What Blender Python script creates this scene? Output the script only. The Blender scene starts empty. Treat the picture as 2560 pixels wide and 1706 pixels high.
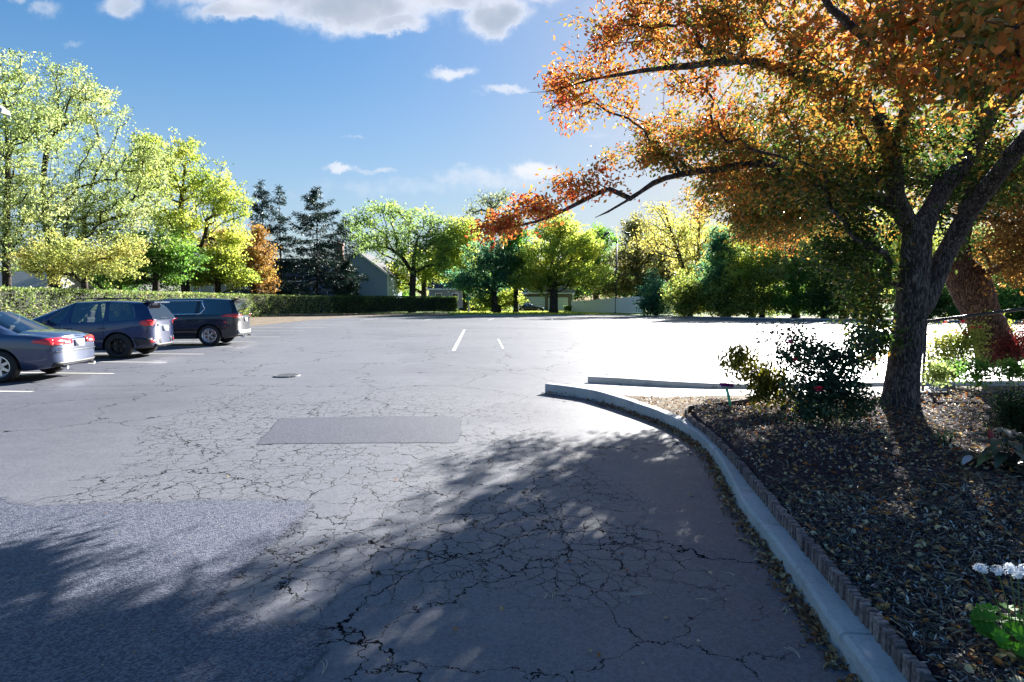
import bpy, bmesh, math, random
import numpy as np
from mathutils import Vector, Matrix
from mathutils.bvhtree import BVHTree
S = bpy.context.scene
C = S.collection
PI = math.pi
# ------------------------------------------------------------------ camera
CAMZ = 1.62; F = 1440.0; HOR = 756.0
TH = math.atan((853.0-HOR)/F)
cd = bpy.data.cameras.new('camera'); cam = bpy.data.objects.new('camera', cd); C.objects.link(cam)
cd.sensor_width = 36; cd.lens = 36*F/2560; cd.clip_end = 3000; cd.clip_start = 0.05
cam.location = (0, 0, CAMZ); cam.rotation_euler = (PI/2-TH, 0, 0)
S.camera = cam
# ------------------------------------------------------------------ sun and sky
SUN_AZ = math.radians(32); SUN_EL = math.radians(25)      # azimuth to the right of the view axis
sdir = Vector((math.sin(SUN_AZ)*math.cos(SUN_EL), math.cos(SUN_AZ)*math.cos(SUN_EL), math.sin(SUN_EL)))
sl = bpy.data.lights.new('sun', 'SUN'); sl.energy = 5.0; sl.angle = math.radians(0.5); sl.color = (1, .965, .90)
so = bpy.data.objects.new('sun', sl); C.objects.link(so); so.rotation_euler = sdir.to_track_quat('Z', 'Y').to_euler()
S.view_settings.view_transform = 'Standard'; S.view_settings.look = 'None'
S.view_settings.exposure = 2.3; S.view_settings.gamma = 1.0
W = bpy.data.worlds.new('World'); S.world = W; W.use_nodes = True
wt = W.node_tree; wt.nodes.clear()

class NT:
    """tiny node helper"""
    def __init__(s, tree): s.t = tree
    def n(s, typ, ins=None, **kw):
        nd = s.t.nodes.new(typ)
        for k, v in kw.items(): setattr(nd, k, v)
        for k, v in (ins or {}).items():
            sock = nd.inputs[k]
            if isinstance(v, bpy.types.NodeSocket): s.t.links.new(v, sock)
            else: sock.default_value = v
        return nd
    def m(s, op, a, b=0.0, c=0.0, clamp=False):
        return s.n('ShaderNodeMath', {0: a, 1: b, 2: c}, operation=op, use_clamp=clamp).outputs[0]
    def mix(s, f, a, b, blend='MIX'):
        nd = s.n('ShaderNodeMix', {}, data_type='RGBA', blend_type=blend)
        for i, v in ((0, f), (6, a), (7, b)):
            if isinstance(v, bpy.types.NodeSocket): s.t.links.new(v, nd.inputs[i])
            else: nd.inputs[i].default_value = v if i == 0 else (tuple(v)+(1,))[:4]
        return nd.outputs[2]
    def ramp(s, f, stops, interp='LINEAR'):
        nd = s.n('ShaderNodeValToRGB', {0: f}); cr = nd.color_ramp; cr.interpolation = interp
        while len(cr.elements) < len(stops): cr.elements.new(0.5)
        for e, (p, c) in zip(cr.elements, stops):
            e.position = p; e.color = (tuple(c)+(1,))[:4] if not isinstance(c, (int, float)) else (c, c, c, 1)
        return nd.outputs[0]
    def noise(s, vec, scale, detail=4, rough=.55, dist=0.0):
        return s.n('ShaderNodeTexNoise', {'Vector': vec, 'Scale': scale, 'Detail': detail, 'Roughness': rough, 'Distortion': dist}).outputs[0]
    def smooth(s, v, a, b):
        return s.n('ShaderNodeMapRange', {'Value': v, 'From Min': a, 'From Max': b}, interpolation_type='SMOOTHSTEP').outputs[0]

g = NT(wt)
sky = g.n('ShaderNodeTexSky', sky_type='NISHITA', sun_disc=False)
sky.sun_elevation = SUN_EL; sky.sun_rotation = SUN_AZ; sky.air_density = 1.0; sky.dust_density = 0.7; sky.ozone_density = 1.6
tc = g.n('ShaderNodeTexCoord').outputs['Generated']
sep = g.n('ShaderNodeSeparateXYZ', {0: tc})
dx, dy, dz = sep.outputs
yy = g.m('MAXIMUM', dy, 0.05)
U = g.m('DIVIDE', dx, yy); V = g.m('DIVIDE', dz, yy)
uv = g.n('ShaderNodeCombineXYZ', {0: U, 1: V}).outputs[0]
nz = g.n('ShaderNodeTexNoise', {'Vector': uv, 'Scale': 7.0, 'Detail': 7, 'Roughness': .6})
nzc = g.n('ShaderNodeVectorMath', {0: nz.outputs['Color'], 1: (.5, .5, .5)}, operation='SUBTRACT').outputs[0]
wv = g.n('ShaderNodeVectorMath', {0: nzc, 'Scale': .075}, operation='SCALE').outputs[0]
nz2 = g.n('ShaderNodeVectorMath', {0: g.n('ShaderNodeTexNoise', {'Vector': uv, 'Scale': 34.0, 'Detail': 5, 'Roughness': .65}).outputs['Color'], 1: (.5, .5, .5)}, operation='SUBTRACT').outputs[0]
wv2 = g.n('ShaderNodeVectorMath', {0: nz2, 'Scale': .032}, operation='SCALE').outputs[0]
uvw = g.n('ShaderNodeVectorMath', {0: g.n('ShaderNodeVectorMath', {0: uv, 1: wv}, operation='ADD').outputs[0], 1: wv2}, operation='ADD').outputs[0]
CLOUDS = [  # direction (as photo px for convenience), half sizes, strength
 (760, -10, 330, 78, 1.0), (900, 40, 220, 58, 1.0), (620, 55, 130, 32, .9), (1000, 78, 90, 24, .9), (1240, 62, 95, 46, .95),
 (1130, 10, 180, 45, .9), (1350, 12, 80, 38, .7), (350, 22, 62, 40, .75), (145, 45, 40, 28, .55), (90, 5, 50, 20, .5),
 (1135, 197, 60, 18, .75), (1270, 246, 66, 11, .6), (1200, 258, 30, 8, .3), (870, 437, 36, 11, .7), (940, 440, 66, 9, .5),
 (1345, 432, 75, 24, .8), (1230, 452, 210, 36, .5), (1000, 480, 260, 26, .35), (700, 500, 200, 20, .25), (1150, 418, 36, 9, .35), (890, 350, 26, 5, .35), (1040, 465, 50, 10, .35),
 (1490, 345, 40, 9, .3), (215, 118, 34, 12, .35), (1700, 60, 240, 60, .5), (2100, 300, 400, 130, .45), (-500, 200, 300, 80, .7), (3100, 350, 500, 90, .6)]
mask = None
for (cx, cy, rx, ry, st) in CLOUDS:
    v = g.n('ShaderNodeVectorMath', {0: uvw, 1: ((cx-1280)/F, (HOR-cy)/F, 0)}, operation='SUBTRACT').outputs[0]
    v = g.n('ShaderNodeVectorMath', {0: v, 1: (F/rx, F/ry, 0)}, operation='MULTIPLY').outputs[0]
    L = g.n('ShaderNodeVectorMath', {0: v}, operation='LENGTH').outputs['Value']
    mk = g.m('MULTIPLY', g.smooth(L, 1.5, .3), st)
    mask = mk if mask is None else g.m('MAXIMUM', mask, mk)
det = g.noise(uv, 26.0, 6, .6)
mask = g.m('MULTIPLY', mask, g.smooth(g.m('ADD', det, mask), .55, 1.25), clamp=True)
mask = g.m('MULTIPLY', mask, g.m('GREATER_THAN', dy, .06))
core = g.m('MULTIPLY', g.smooth(g.m('ADD', mask, g.m('MULTIPLY', g.m('SUBTRACT', g.noise(uv, 4.0, 5), .5), 1.3)), .55, 1.1), g.smooth(V, .405, .47))
ccol = g.mix(core, (4.1, 4.1, 4.25), (1.9, 2.2, 2.75))
skyc = g.n('ShaderNodeHueSaturation', {'Color': sky.outputs[0], 'Saturation': 1.36, 'Value': 1.0}).outputs[0]
# a thin milky veil low in the sky
# real skies near the sun are softened by thin air: compress the very bright part
lum = g.n('ShaderNodeRGBToBW', {0: skyc}).outputs[0]
cmp_ = g.m('DIVIDE', 1.0, g.m('ADD', 1.0, g.m('MULTIPLY', lum, .21)))
cmp_ = g.m('MULTIPLY', cmp_, .97)
skyc = g.n('ShaderNodeVectorMath', {0: skyc, 'Scale': cmp_}, operation='SCALE').outputs[0]
veil = g.m('MULTIPLY', g.smooth(dz, .40, .0), .38)
skyc = g.mix(veil, skyc, (2.9, 3.4, 4.1))
allc = g.mix(mask, skyc, ccol)
bg = g.n('ShaderNodeBackground', {'Color': allc, 'Strength': .05})
wo = g.n('ShaderNodeOutputWorld', {'Surface': bg.outputs[0]})

# ------------------------------------------------------------------ helpers
def P(px, py, Y):
    """world point seen at photo pixel (px,py) at depth Y: used once to set real positions"""
    u = (px-1280)/F; v = (853-py)/F
    y = math.cos(TH)+v*math.sin(TH); z = -math.sin(TH)+v*math.cos(TH)
    t = Y/y
    return Vector((u*t, Y, CAMZ+z*t))
def G(px, py, z=0.0):
    u = (px-1280)/F; v = (853-py)/F
    y = math.cos(TH)+v*math.sin(TH); zz = -math.sin(TH)+v*math.cos(TH)
    t = (z-CAMZ)/zz
    return Vector((u*t, y*t, z))
def tag(o, label=None, cat=None, group=None, kind=None):
    if label: o['label'] = label
    if cat: o['category'] = cat
    if group: o['group'] = group
    if kind: o['kind'] = kind
    return o
def empty(name, loc=(0, 0, 0), rz=0.0):
    o = bpy.data.objects.new(name, None); C.objects.link(o); o.empty_display_size = .2
    o.location = loc; o.rotation_euler = (0, 0, rz); return o
def link(name, me, mats=None, parent=None, loc=None):
    o = bpy.data.objects.new(name, me); C.objects.link(o)
    if mats is not None:
        for m in (mats if isinstance(mats, (list, tuple)) else [mats]): me.materials.append(m)
    if parent is not None: o.parent = parent
    if loc is not None: o.location = loc
    return o
def raw(name, verts, faces, smooth=False, mi=None):
    me = bpy.data.meshes.new(name); me.from_pydata([tuple(v) for v in verts], [], faces)
    if smooth: me.polygons.foreach_set('use_smooth', [True]*len(me.polygons))
    if mi is not None: me.polygons.foreach_set('material_index', mi)
    me.update(); return me
def npmesh(name, V, Fq, smooth=False):
    """V (n,3), Fq (m,k) constant k"""
    me = bpy.data.meshes.new(name); n = len(V); m, k = Fq.shape
    me.vertices.add(n); me.vertices.foreach_set('co', np.ascontiguousarray(V, dtype=np.float32).ravel())
    me.loops.add(m*k); me.loops.foreach_set('vertex_index', np.ascontiguousarray(Fq, dtype=np.int32).ravel())
    me.polygons.add(m); me.polygons.foreach_set('loop_start', np.arange(0, m*k, k, dtype=np.int32))
    if smooth: me.polygons.foreach_set('use_smooth', np.ones(m, dtype=bool))
    me.update(calc_edges=True); return me
class MB:
    def __init__(s): s.v = []; s.f = []; s.m = []
    def add(s, vs, fs, mi=0):
        b = len(s.v); s.v += [tuple(v) for v in vs]; s.f += [tuple(b+i for i in f) for f in fs]; s.m += [mi]*len(fs)
    def box(s, c, h, mat=None, mi=0):
        vs = [Vector((c[0]+sx*h[0], c[1]+sy*h[1], c[2]+sz*h[2])) for sz in (-1, 1) for sy in (-1, 1) for sx in (-1, 1)]
        if mat is not None: vs = [mat @ v for v in vs]
        s.add(vs, [(0, 2, 3, 1), (4, 5, 7, 6), (0, 1, 5, 4), (2, 6, 7, 3), (0, 4, 6, 2), (1, 3, 7, 5)], mi)
    def tube(s, pts, rads, k=8, mi=0, cap=True):
        pts = [Vector(p) for p in pts]; n = len(pts)
        if not hasattr(rads, '__len__'): rads = [rads]*n
        up = Vector((0, 0, 1)); rings = []; prev = None
        for i in range(n):
            d = (pts[min(i+1, n-1)]-pts[max(i-1, 0)]).normalized()
            if prev is None:
                a = d.cross(up if abs(d.z) < .9 else Vector((1, 0, 0))).normalized()
            else:
                a = (prev-d*prev.dot(d)).normalized()
            prev = a; b = d.cross(a)
            rings.append([pts[i]+(a*math.cos(2*PI*j/k)+b*math.sin(2*PI*j/k))*rads[i] for j in range(k)])
        vs = [v for r in rings for v in r]
        fs = [(i*k+j, i*k+(j+1) % k, (i+1)*k+(j+1) % k, (i+1)*k+j) for i in range(n-1) for j in range(k)]
        if cap: fs += [tuple(range(k-1, -1, -1)), tuple((n-1)*k+j for j in range(k))]
        s.add(vs, fs, mi)
    def lathe(s, prof, axis='Z', c=(0, 0, 0), k=24, mi=0):
        """prof list of (r, h)"""
        vs = []
        for (r, h) in prof:
            for j in range(k):
                a = 2*PI*j/k; x, y = r*math.cos(a), r*math.sin(a)
                p = (x, y, h) if axis == 'Z' else ((x, h, y) if axis == 'Y' else (h, x, y))
                vs.append((p[0]+c[0], p[1]+c[1], p[2]+c[2]))
        n = len(prof)
        s.add(vs, [(i*k+j, i*k+(j+1) % k, (i+1)*k+(j+1) % k, (i+1)*k+j) for i in range(n-1) for j in range(k)], mi)
    def prism(s, poly, z0, z1, mi=0):
        n = len(poly); vs = [(p[0], p[1], z0) for p in poly]+[(p[0], p[1], z1) for p in poly]
        s.add(vs, [tuple(range(n-1, -1, -1)), tuple(range(n, 2*n))]+[(i, (i+1) % n, n+(i+1) % n, n+i) for i in range(n)], mi)
    def obj(s, name, mats, parent=None, smooth=False, bevel=0):
        o = link(name, raw(name, s.v, s.f, smooth, s.m), mats, parent)
        if bevel:
            b = o.modifiers.new('bevel', 'BEVEL'); b.width = bevel; b.segments = 2; b.limit_method = 'ANGLE'
        return o
def structure(o, name=None): o['kind'] = 'structure'; return o
rng = np.random.default_rng(7); random.seed(7)

# ------------------------------------------------------------------ materials
def newmat(name):
    m = bpy.data.materials.new(name); m.use_nodes = True; m.node_tree.nodes.clear(); return m, NT(m.node_tree)
def fin(g, bsdf): g.n('ShaderNodeOutputMaterial', {'Surface': bsdf})
def pbr(g, **k):
    ins = {}
    for a, b in k.items(): ins[{'col': 'Base Color', 'rough': 'Roughness', 'metal': 'Metallic', 'spec': 'Specular IOR Level', 'norm': 'Normal', 'coat': 'Coat Weight', 'coatr': 'Coat Roughness', 'trans': 'Transmission Weight', 'alpha': 'Alpha', 'emc': 'Emission Color', 'ems': 'Emission Strength'}[a]] = (tuple(b)+(1,) if isinstance(b, tuple) and len(b) == 3 else b)
    return g.n('ShaderNodeBsdfPrincipled', ins).outputs[0]
def simple(name, col, rough=.6, metal=0, spec=.5, var=.15, scale=6, bump=0, coat=0, bscale=60):
    m, g = newmat(name)
    co = g.n('ShaderNodeTexCoord').outputs['Object']
    n = g.noise(co, scale, 5)
    c = g.mix(n, tuple(x*(1-var) for x in col), tuple(min(1, x*(1+var)) for x in col))
    k = dict(col=c, rough=rough, metal=metal, spec=spec, coat=coat)
    if coat: k['coatr'] = .04
    if bump:
        k['norm'] = g.n('ShaderNodeBump', {'Strength': bump, 'Distance': .01, 'Height': g.noise(co, bscale, 4)}).outputs[0]
    fin(g, pbr(g, **k)); return m
def leafmat(name, stops, trans=.45, rough=.55, patch=.6, pscale=.5, sat=1.0, attr=False, spec=.3, tval=1.35):
    """colour by random leaf, by slow patches and (attr) by a per-vertex ripeness value"""
    m, g = newmat(name)
    ge = g.n('ShaderNodeNewGeometry'); co = g.n('ShaderNodeTexCoord').outputs['Object']
    r = ge.outputs['Random Per Island']
    n = g.smooth(g.noise(co, pscale, 3), .3, .7)
    f = g.m('ADD', g.m('MULTIPLY', r, 1-patch), g.m('MULTIPLY', n, patch))
    if attr:
        a = g.n('ShaderNodeAttribute', attribute_name='ripe').outputs['Fac']
        f = g.m('ADD', g.m('MULTIPLY', a, .78), g.m('MULTIPLY', g.m('SUBTRACT', f, .5), .75), clamp=True)
    c = g.ramp(f, stops)
    b = g.m('ADD', .72, g.m('MULTIPLY', g.m('FRACT', g.m('MULTIPLY', r, 37.7)), .56))
    c = g.n('ShaderNodeHueSaturation', {'Color': c, 'Saturation': sat, 'Value': b}).outputs[0]
    p = pbr(g, col=c, rough=rough, spec=spec)
    tl = g.n('ShaderNodeBsdfTranslucent', {'Color': g.n('ShaderNodeHueSaturation', {'Color': c, 'Saturation': 1.05, 'Value': tval}).outputs[0]}).outputs[0]
    mx = g.n('ShaderNodeMixShader', {0: trans, 1: p, 2: tl}).outputs[0]
    fin(g, mx); return m
def barkmat(name, a, b, scale=8, bump=.8):
    m, g = newmat(name); co = g.n('ShaderNodeTexCoord').outputs['Object']
    mp = g.n('ShaderNodeMapping', {'Vector': co, 'Scale': (1, 1, .20)}).outputs[0]
    v = g.n('ShaderNodeTexVoronoi', {'Vector': g.n('ShaderNodeVectorMath', {0: mp, 1: g.n('ShaderNodeVectorMath', {0: g.n('ShaderNodeTexNoise', {'Vector': mp, 'Scale': scale*1.5, 'Detail': 4}).outputs['Color'], 'Scale': .30}, operation='SCALE').outputs[0]}, operation='ADD').outputs[0], 'Scale': scale*3.4}, feature='DISTANCE_TO_EDGE').outputs['Distance']
    n = g.noise(co, scale, 6, .65)
    h = g.m('ADD', g.m('MULTIPLY', g.smooth(v, 0, .35), .32), g.m('MULTIPLY', g.m('ADD', n, g.noise(mp, scale*3, 5, .7)), .42))
    c = g.mix(g.smooth(h, .38, .78), a, b)
    fin(g, pbr(g, col=c, rough=.85, spec=.25, norm=g.n('ShaderNodeBump', {'Strength': bump, 'Distance': .03, 'Height': h}).outputs[0])); return m

def asphalt_mat():
    m, g = newmat('asphalt'); co = g.n('ShaderNodeTexCoord').outputs['Object']
    def crack(scale, warp, w, seed):
        off = g.n('ShaderNodeVectorMath', {0: co, 1: (seed, seed*2, 0)}, operation='ADD').outputs[0]
        nn = g.n('ShaderNodeTexNoise', {'Vector': off, 'Scale': scale*1.7, 'Detail': 6, 'Roughness': .65}).outputs['Color']
        wv = g.n('ShaderNodeVectorMath', {0: g.n('ShaderNodeVectorMath', {0: nn, 1: (.5, .5, .5)}, operation='SUBTRACT').outputs[0], 'Scale': warp}, operation='SCALE').outputs[0]
        v = g.n('ShaderNodeVectorMath', {0: off, 1: wv}, operation='ADD').outputs[0]
        d = g.n('ShaderNodeTexVoronoi', {'Vector': v, 'Scale': scale, 'Randomness': 1.0}, feature='DISTANCE_TO_EDGE', voronoi_dimensions='2D').outputs['Distance']
        ww = g.m('MULTIPLY', w, g.m('ADD', .12, g.m('MULTIPLY', g.m('POWER', g.noise(off, 3.2, 4, .7), 2.2), 4.2)))
        return g.m('SUBTRACT', 1.0, g.m('DIVIDE', d, ww), clamp=True)
    c1 = crack(3.0, .30, .0185, 0)        # alligator cells about 35 cm across
    c2 = crack(6.5, .14, .030, 11)
    c4 = crack(1.15, .7, .0068, 23)      # wide plates close to the camera
    c3 = crack(.42, 1.6, .0048, 5)        # long wandering cracks everywhere
    big = g.noise(co, .16, 3, .5)
    sx = g.n('ShaderNodeSeparateXYZ', {0: co})
    X, Y = sx.outputs[0], sx.outputs[1]
    # the worn band runs away from the kerb towards the drain
    u = g.m('ADD', g.m('ADD', X, 1.9), g.m('MULTIPLY', g.m('SUBTRACT', Y, 6.0), .32))
    band = g.smooth(g.m('ADD', g.m('ABSOLUTE', u), g.m('MULTIPLY', g.m('SUBTRACT', g.noise(co, .6, 4), .5), 3.0)), 3.0, 1.5)
    near = g.smooth(Y, 14.0, 6.5)
    band = g.m('MULTIPLY', band, g.m('ADD', .55, g.m('MULTIPLY', near, .45)))
    m1 = g.smooth(g.m('ADD', g.m('MULTIPLY', band, .42), g.noise(co, .5, 3)), .66, .78)
    m2 = g.smooth(g.m('ADD', g.m('MULTIPLY', band, .30), g.noise(g.n('ShaderNodeVectorMath', {0: co, 1: (31, 7, 0)}, operation='ADD').outputs[0], .35, 3)), .70, .80)
    zone = g.m('MULTIPLY', g.smooth(g.m('ADD', Y, g.m('MULTIPLY', g.noise(co, .9, 3), 1.6)), 3.4, 4.5), g.smooth(g.m('ADD', Y, g.m('MULTIPLY', g.noise(co, .4, 3), 4.0)), 15.0, 10.0))
    core_ = g.m('MULTIPLY', g.smooth(g.m('ABSOLUTE', g.m('SUBTRACT', g.m('ADD', X, g.m('MULTIPLY', g.noise(co, .8, 4), 2.0)), -.1)), 2.6, 1.3), zone)
    m2 = g.m('MAXIMUM', g.m('MULTIPLY', m2, zone), g.m('MULTIPLY', core_, g.smooth(g.noise(co, 1.1, 3), .40, .52)))
    m1 = g.m('MULTIPLY', g.m('MAXIMUM', m1, g.m('MULTIPLY', core_, .9)), g.m('ADD', .15, g.m('MULTIPLY', zone, .85)))
    m4 = g.m('MULTIPLY', g.smooth(Y, 5.2, 3.6), g.smooth(g.m('ADD', X, g.noise(co, .7, 3)), 2.1, 1.2))
    cr = g.m('MAXIMUM', g.m('MULTIPLY', c1, m1), g.m('MULTIPLY', c2, m2))
    cr = g.m('MAXIMUM', cr, g.m('MULTIPLY', c4, m4))
    cr = g.m('MAXIMUM', cr, c3, clamp=True)
    crs = g.smooth(cr, .05, .6)
    fine = g.noise(co, 170, 3, .7); mid = g.noise(co, 2.2, 6, .65)
    streak = g.noise(g.n('ShaderNodeMapping', {'Vector': co, 'Scale': (.25, 1.8, 1), 'Rotation': (0, 0, -.25)}).outputs[0], 1.0, 5, .6)
    tone = g.m('ADD', g.m('MULTIPLY', big, .55), g.m('MULTIPLY', g.m('ADD', mid, streak), .26))
    base = g.mix(g.smooth(tone, .38, .68), (.030, .034, .056), (.086, .091, .115))
    base = g.mix(g.m('MULTIPLY', band, .45), base, (.115, .122, .147))
    vs_ = g.n('ShaderNodeSeparateColor', {0: g.n('ShaderNodeTexVoronoi', {'Vector': co, 'Scale': 75.0}).outputs['Color']}).outputs[0]
    spk = g.m('ADD', g.m('MULTIPLY', g.smooth(fine, .30, .72), .55), g.m('MULTIPLY', vs_, .45))
    base = g.mix(spk, g.mix(.5, base, (.02, .02, .026)), g.mix(.22, base, (.45, .45, .47)))
    dust = g.m('MULTIPLY', g.smooth(g.noise(co, 9, 5, .7), .60, .72), g.smooth(g.noise(co, .7, 2), .5, .62))
    base = g.mix(g.m('MULTIPLY', dust, .5), base, (.34, .31, .27))
    col = g.mix(crs, base, (.008, .008, .01))
    h = g.m('SUBTRACT', g.m('ADD', g.m('MULTIPLY', g.noise(co, 120, 3, .7), .35), g.m('MULTIPLY', g.noise(co, 14, 4), .25)), g.m('MULTIPLY', crs, .5))
    bmp = g.n('ShaderNodeBump', {'Strength': .55, 'Distance': .006, 'Height': h}).outputs[0]
    fin(g, pbr(g, col=col, rough=g.m('ADD', .50, g.m('MULTIPLY', g.noise(co, 3, 3), .16)), spec=g.m('MULTIPLY', g.m('SUBTRACT', 1.0, crs), g.m('ADD', .38, g.m('MULTIPLY', band, .12))), norm=bmp)); return m
def coarse_mat(name, a, b, edge=.3, rough=.62):
    m, g = newmat(name); co = g.n('ShaderNodeTexCoord').outputs['Object']
    v = g.n('ShaderNodeTexVoronoi', {'Vector': co, 'Scale': 95.0}).outputs
    r = g.n('ShaderNodeSeparateColor', {0: v['Color']}).outputs[0]
    big = g.noise(co, .5, 5, .6)
    f = g.m('ADD', g.m('MULTIPLY', r, .65), g.m('MULTIPLY', big, .45))
    c = g.mix(g.smooth(f, .2, .95), a, b)
    h = g.m('ADD', g.m('MULTIPLY', g.m('SUBTRACT', 1.0, v['Distance']), .7), g.m('MULTIPLY', g.noise(co, 18, 3), .5))
    p = pbr(g, col=c, rough=rough, spec=.4, norm=g.n('ShaderNodeBump', {'Strength': .8, 'Distance': .006, 'Height': h}).outputs[0])
    sd = g.n('ShaderNodeAttribute', attribute_name='sd').outputs['Fac']
    e = g.m('ADD', sd, g.m('ADD', g.m('MULTIPLY', g.m('SUBTRACT', g.noise(co, 55, 4, .8), .5), edge), g.m('MULTIPLY', g.m('SUBTRACT', g.noise(co, 3, 4, .6), .5), edge)))
    a_ = g.smooth(e, -.012, .012)
    fin(g, g.n('ShaderNodeMixShader', {0: a_, 1: g.n('ShaderNodeBsdfTransparent').outputs[0], 2: p}).outputs[0]); return m
def concrete_mat(name, a, b, joints=0):
    m, g = newmat(name); co = g.n('ShaderNodeTexCoord').outputs['Object']
    n = g.m('ADD', g.m('MULTIPLY', g.noise(co, 1.8, 6, .65), .6), g.m('MULTIPLY', g.noise(co, 45, 4, .7), .4))
    c = g.mix(g.smooth(n, .35, .65), a, b)
    pit = g.smooth(g.noise(co, 70, 2, .5), .68, .74)
    c = g.mix(g.m('MULTIPLY', pit, .7), c, tuple(x*.3 for x in a))
    st = g.m('MULTIPLY', g.smooth(g.noise(co, 3.5, 6, .75), .52, .70), .55)
    c = g.mix(st, c, (.11, .10, .085))
    h = g.m('SUBTRACT', g.noise(co, 40, 5, .7), pit)
    fin(g, pbr(g, col=c, rough=.8, spec=.35, norm=g.n('ShaderNodeBump', {'Strength': .5, 'Distance': .006, 'Height': h}).outputs[0])); return m
def ground_mat(name, cols, scale=1.2, fscale=40, bump=.7):
    m, g = newmat(name); co = g.n('ShaderNodeTexCoord').outputs['Object']
    n = g.m('ADD', g.m('MULTIPLY', g.noise(co, scale, 6, .65), .55), g.m('MULTIPLY', g.noise(co, fscale, 4, .75), .45))
    c = g.ramp(n, [(.3+.4*i/(len(cols)-1), q) for i, q in enumerate(cols)])
    fin(g, pbr(g, col=c, rough=.95, spec=.15, norm=g.n('ShaderNodeBump', {'Strength': bump, 'Distance': .03, 'Height': g.noise(co, fscale, 5, .8)}).outputs[0])); return m

M = {}
M['asphalt'] = asphalt_mat()
M['coarse'] = coarse_mat('coarse_asphalt', (.026, .030, .056), (.13, .138, .17), rough=.6)
M['patch'] = coarse_mat('asphalt_repair', (.022, .025, .044), (.080, .085, .112), edge=.07, rough=.7)
M['kerb'] = concrete_mat('kerb_concrete', (.33, .34, .345), (.47, .475, .47))
M['walk'] = concrete_mat('walk_concrete', (.36, .35, .34), (.50, .49, .47))
M['grass'] = ground_mat('lawn_grass', [(.03, .055, .012), (.07, .12, .02), (.13, .17, .045)], .8, 30)
M['dirt'] = ground_mat('dry_leafy_soil', [(.06, .045, .035), (.15, .12, .09), (.27, .22, .17)], .9, 25)
M['mulch'] = ground_mat('dark_mulch', [(.012, .008, .014), (.045, .032, .042), (.11, .08, .085)], 3, 60, 1.0)
M['paint'] = simple('worn_line_paint', (.52, .50, .45), .6, var=.35, scale=25)
M['brick'] = simple('brick_face', (.20, .135, .12), .85, var=.45, scale=9, bump=.6, bscale=50)
M['bark'] = barkmat('grey_bark', (.022, .018, .021), (.17, .15, .155), 7)
M['bark_red'] = barkmat('scaly_red_bark', (.03, .017, .012), (.22, .125, .095), 6, 1.0)
M['bark_far'] = barkmat('far_bark', (.018, .014, .012), (.07, .055, .045), 3, .5)
M['twig'] = simple('twig_bark', (.03, .022, .02), .85)
M['white'] = simple('white_paint', (.72, .73, .74), .45, var=.05)
M['dark'] = simple('dark_metal', (.012, .013, .016), .4, spec=.5)
M['glassdark'] = simple('dark_window_glass', (.012, .015, .02), .06, spec=.8, var=.1)
# ================================================================== SETTING
def sheet(name, pts, z, mat, sub=0):
    vs = [(p[0], p[1], z) for p in pts]
    o = link(name, raw(name, vs, [tuple(range(len(vs)))]), mat); o['kind'] = 'structure'; return o
n = 60
gx = np.concatenate([np.linspace(-700, -60, 8), np.linspace(-50, 60, 30), np.linspace(70, 700, 8)])
gy = np.concatenate([np.linspace(-300, -20, 6), np.linspace(-10, 130, 40), np.linspace(150, 1400, 9)])
vs = [(x, y, -.008) for y in gy for x in gx]
nx = len(gx)
fs = [(j*nx+i, j*nx+i+1, (j+1)*nx+i+1, (j+1)*nx+i) for j in range(len(gy)-1) for i in range(nx-1)]
o = link('ground', raw('ground', vs, fs), M['grass']); o['kind'] = 'structure'
LOT = [(-15.2, -12), (-15.6, 8), (-16.4, 20), (-17.6, 38), (-18.3, 52), (-18.2, 61), (-15.5, 66.5), (-7, 70), (4, 70.5), (14, 68), (22, 61), (30, 53), (44, 48), (60, 46), (60, -12)]
lot = sheet('parking_lot', LOT, 0.0, M['asphalt'])
# verge of dry soil between the hedge and the asphalt, with its low kerb
def strip(name, pts, w, z0, z1, mat, side=1, joint=0):
    """a kerb-like bar of width w along pts (2d), from z0 to z1"""
    P2 = [Vector((p[0], p[1])) for p in pts]; vs = []; nn = len(P2)
    for i, p in enumerate(P2):
        d = (P2[min(i+1, nn-1)]-P2[max(i-1, 0)]).normalized(); nrm = Vector((-d.y, d.x))*side
        zt = z1[i] if hasattr(z1, '__len__') else z1; ww = w[i] if hasattr(w, '__len__') else w
        bt = .018
        a = p; b = p+nrm*ww
        if joint and i % joint == 13: zt -= .022; a = p+nrm*.006; ww -= .006
        elif joint and (i % joint in (joint//2-1, joint//2+1)):
            pass
        vs += [(a.x, a.y, z0), (a.x+nrm.x*.008, a.y+nrm.y*.008, zt-bt), (a.x+nrm.x*(.008+bt), a.y+nrm.y*(.008+bt), zt), (b.x-nrm.x*.012, b.y-nrm.y*.012, zt+.002), (b.x, b.y, zt-.012), (b.x, b.y, z0)]
    fs = [tuple(range(5, -1, -1)), tuple((nn-1)*6+i for i in range(6))]
    for i in range(nn-1):
        for j in range(6):
            fs.append((i*6+j, i*6+(j+1) % 6, (i+1)*6+(j+1) % 6, (i+1)*6+j))
    o = link(name, raw(name, vs, fs), mat); o['kind'] = 'structure'
    bm = bmesh.new(); bm.from_mesh(o.data); bmesh.ops.recalc_face_normals(bm, faces=bm.faces); bm.to_mesh(o.data); bm.free()
    return o
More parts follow.
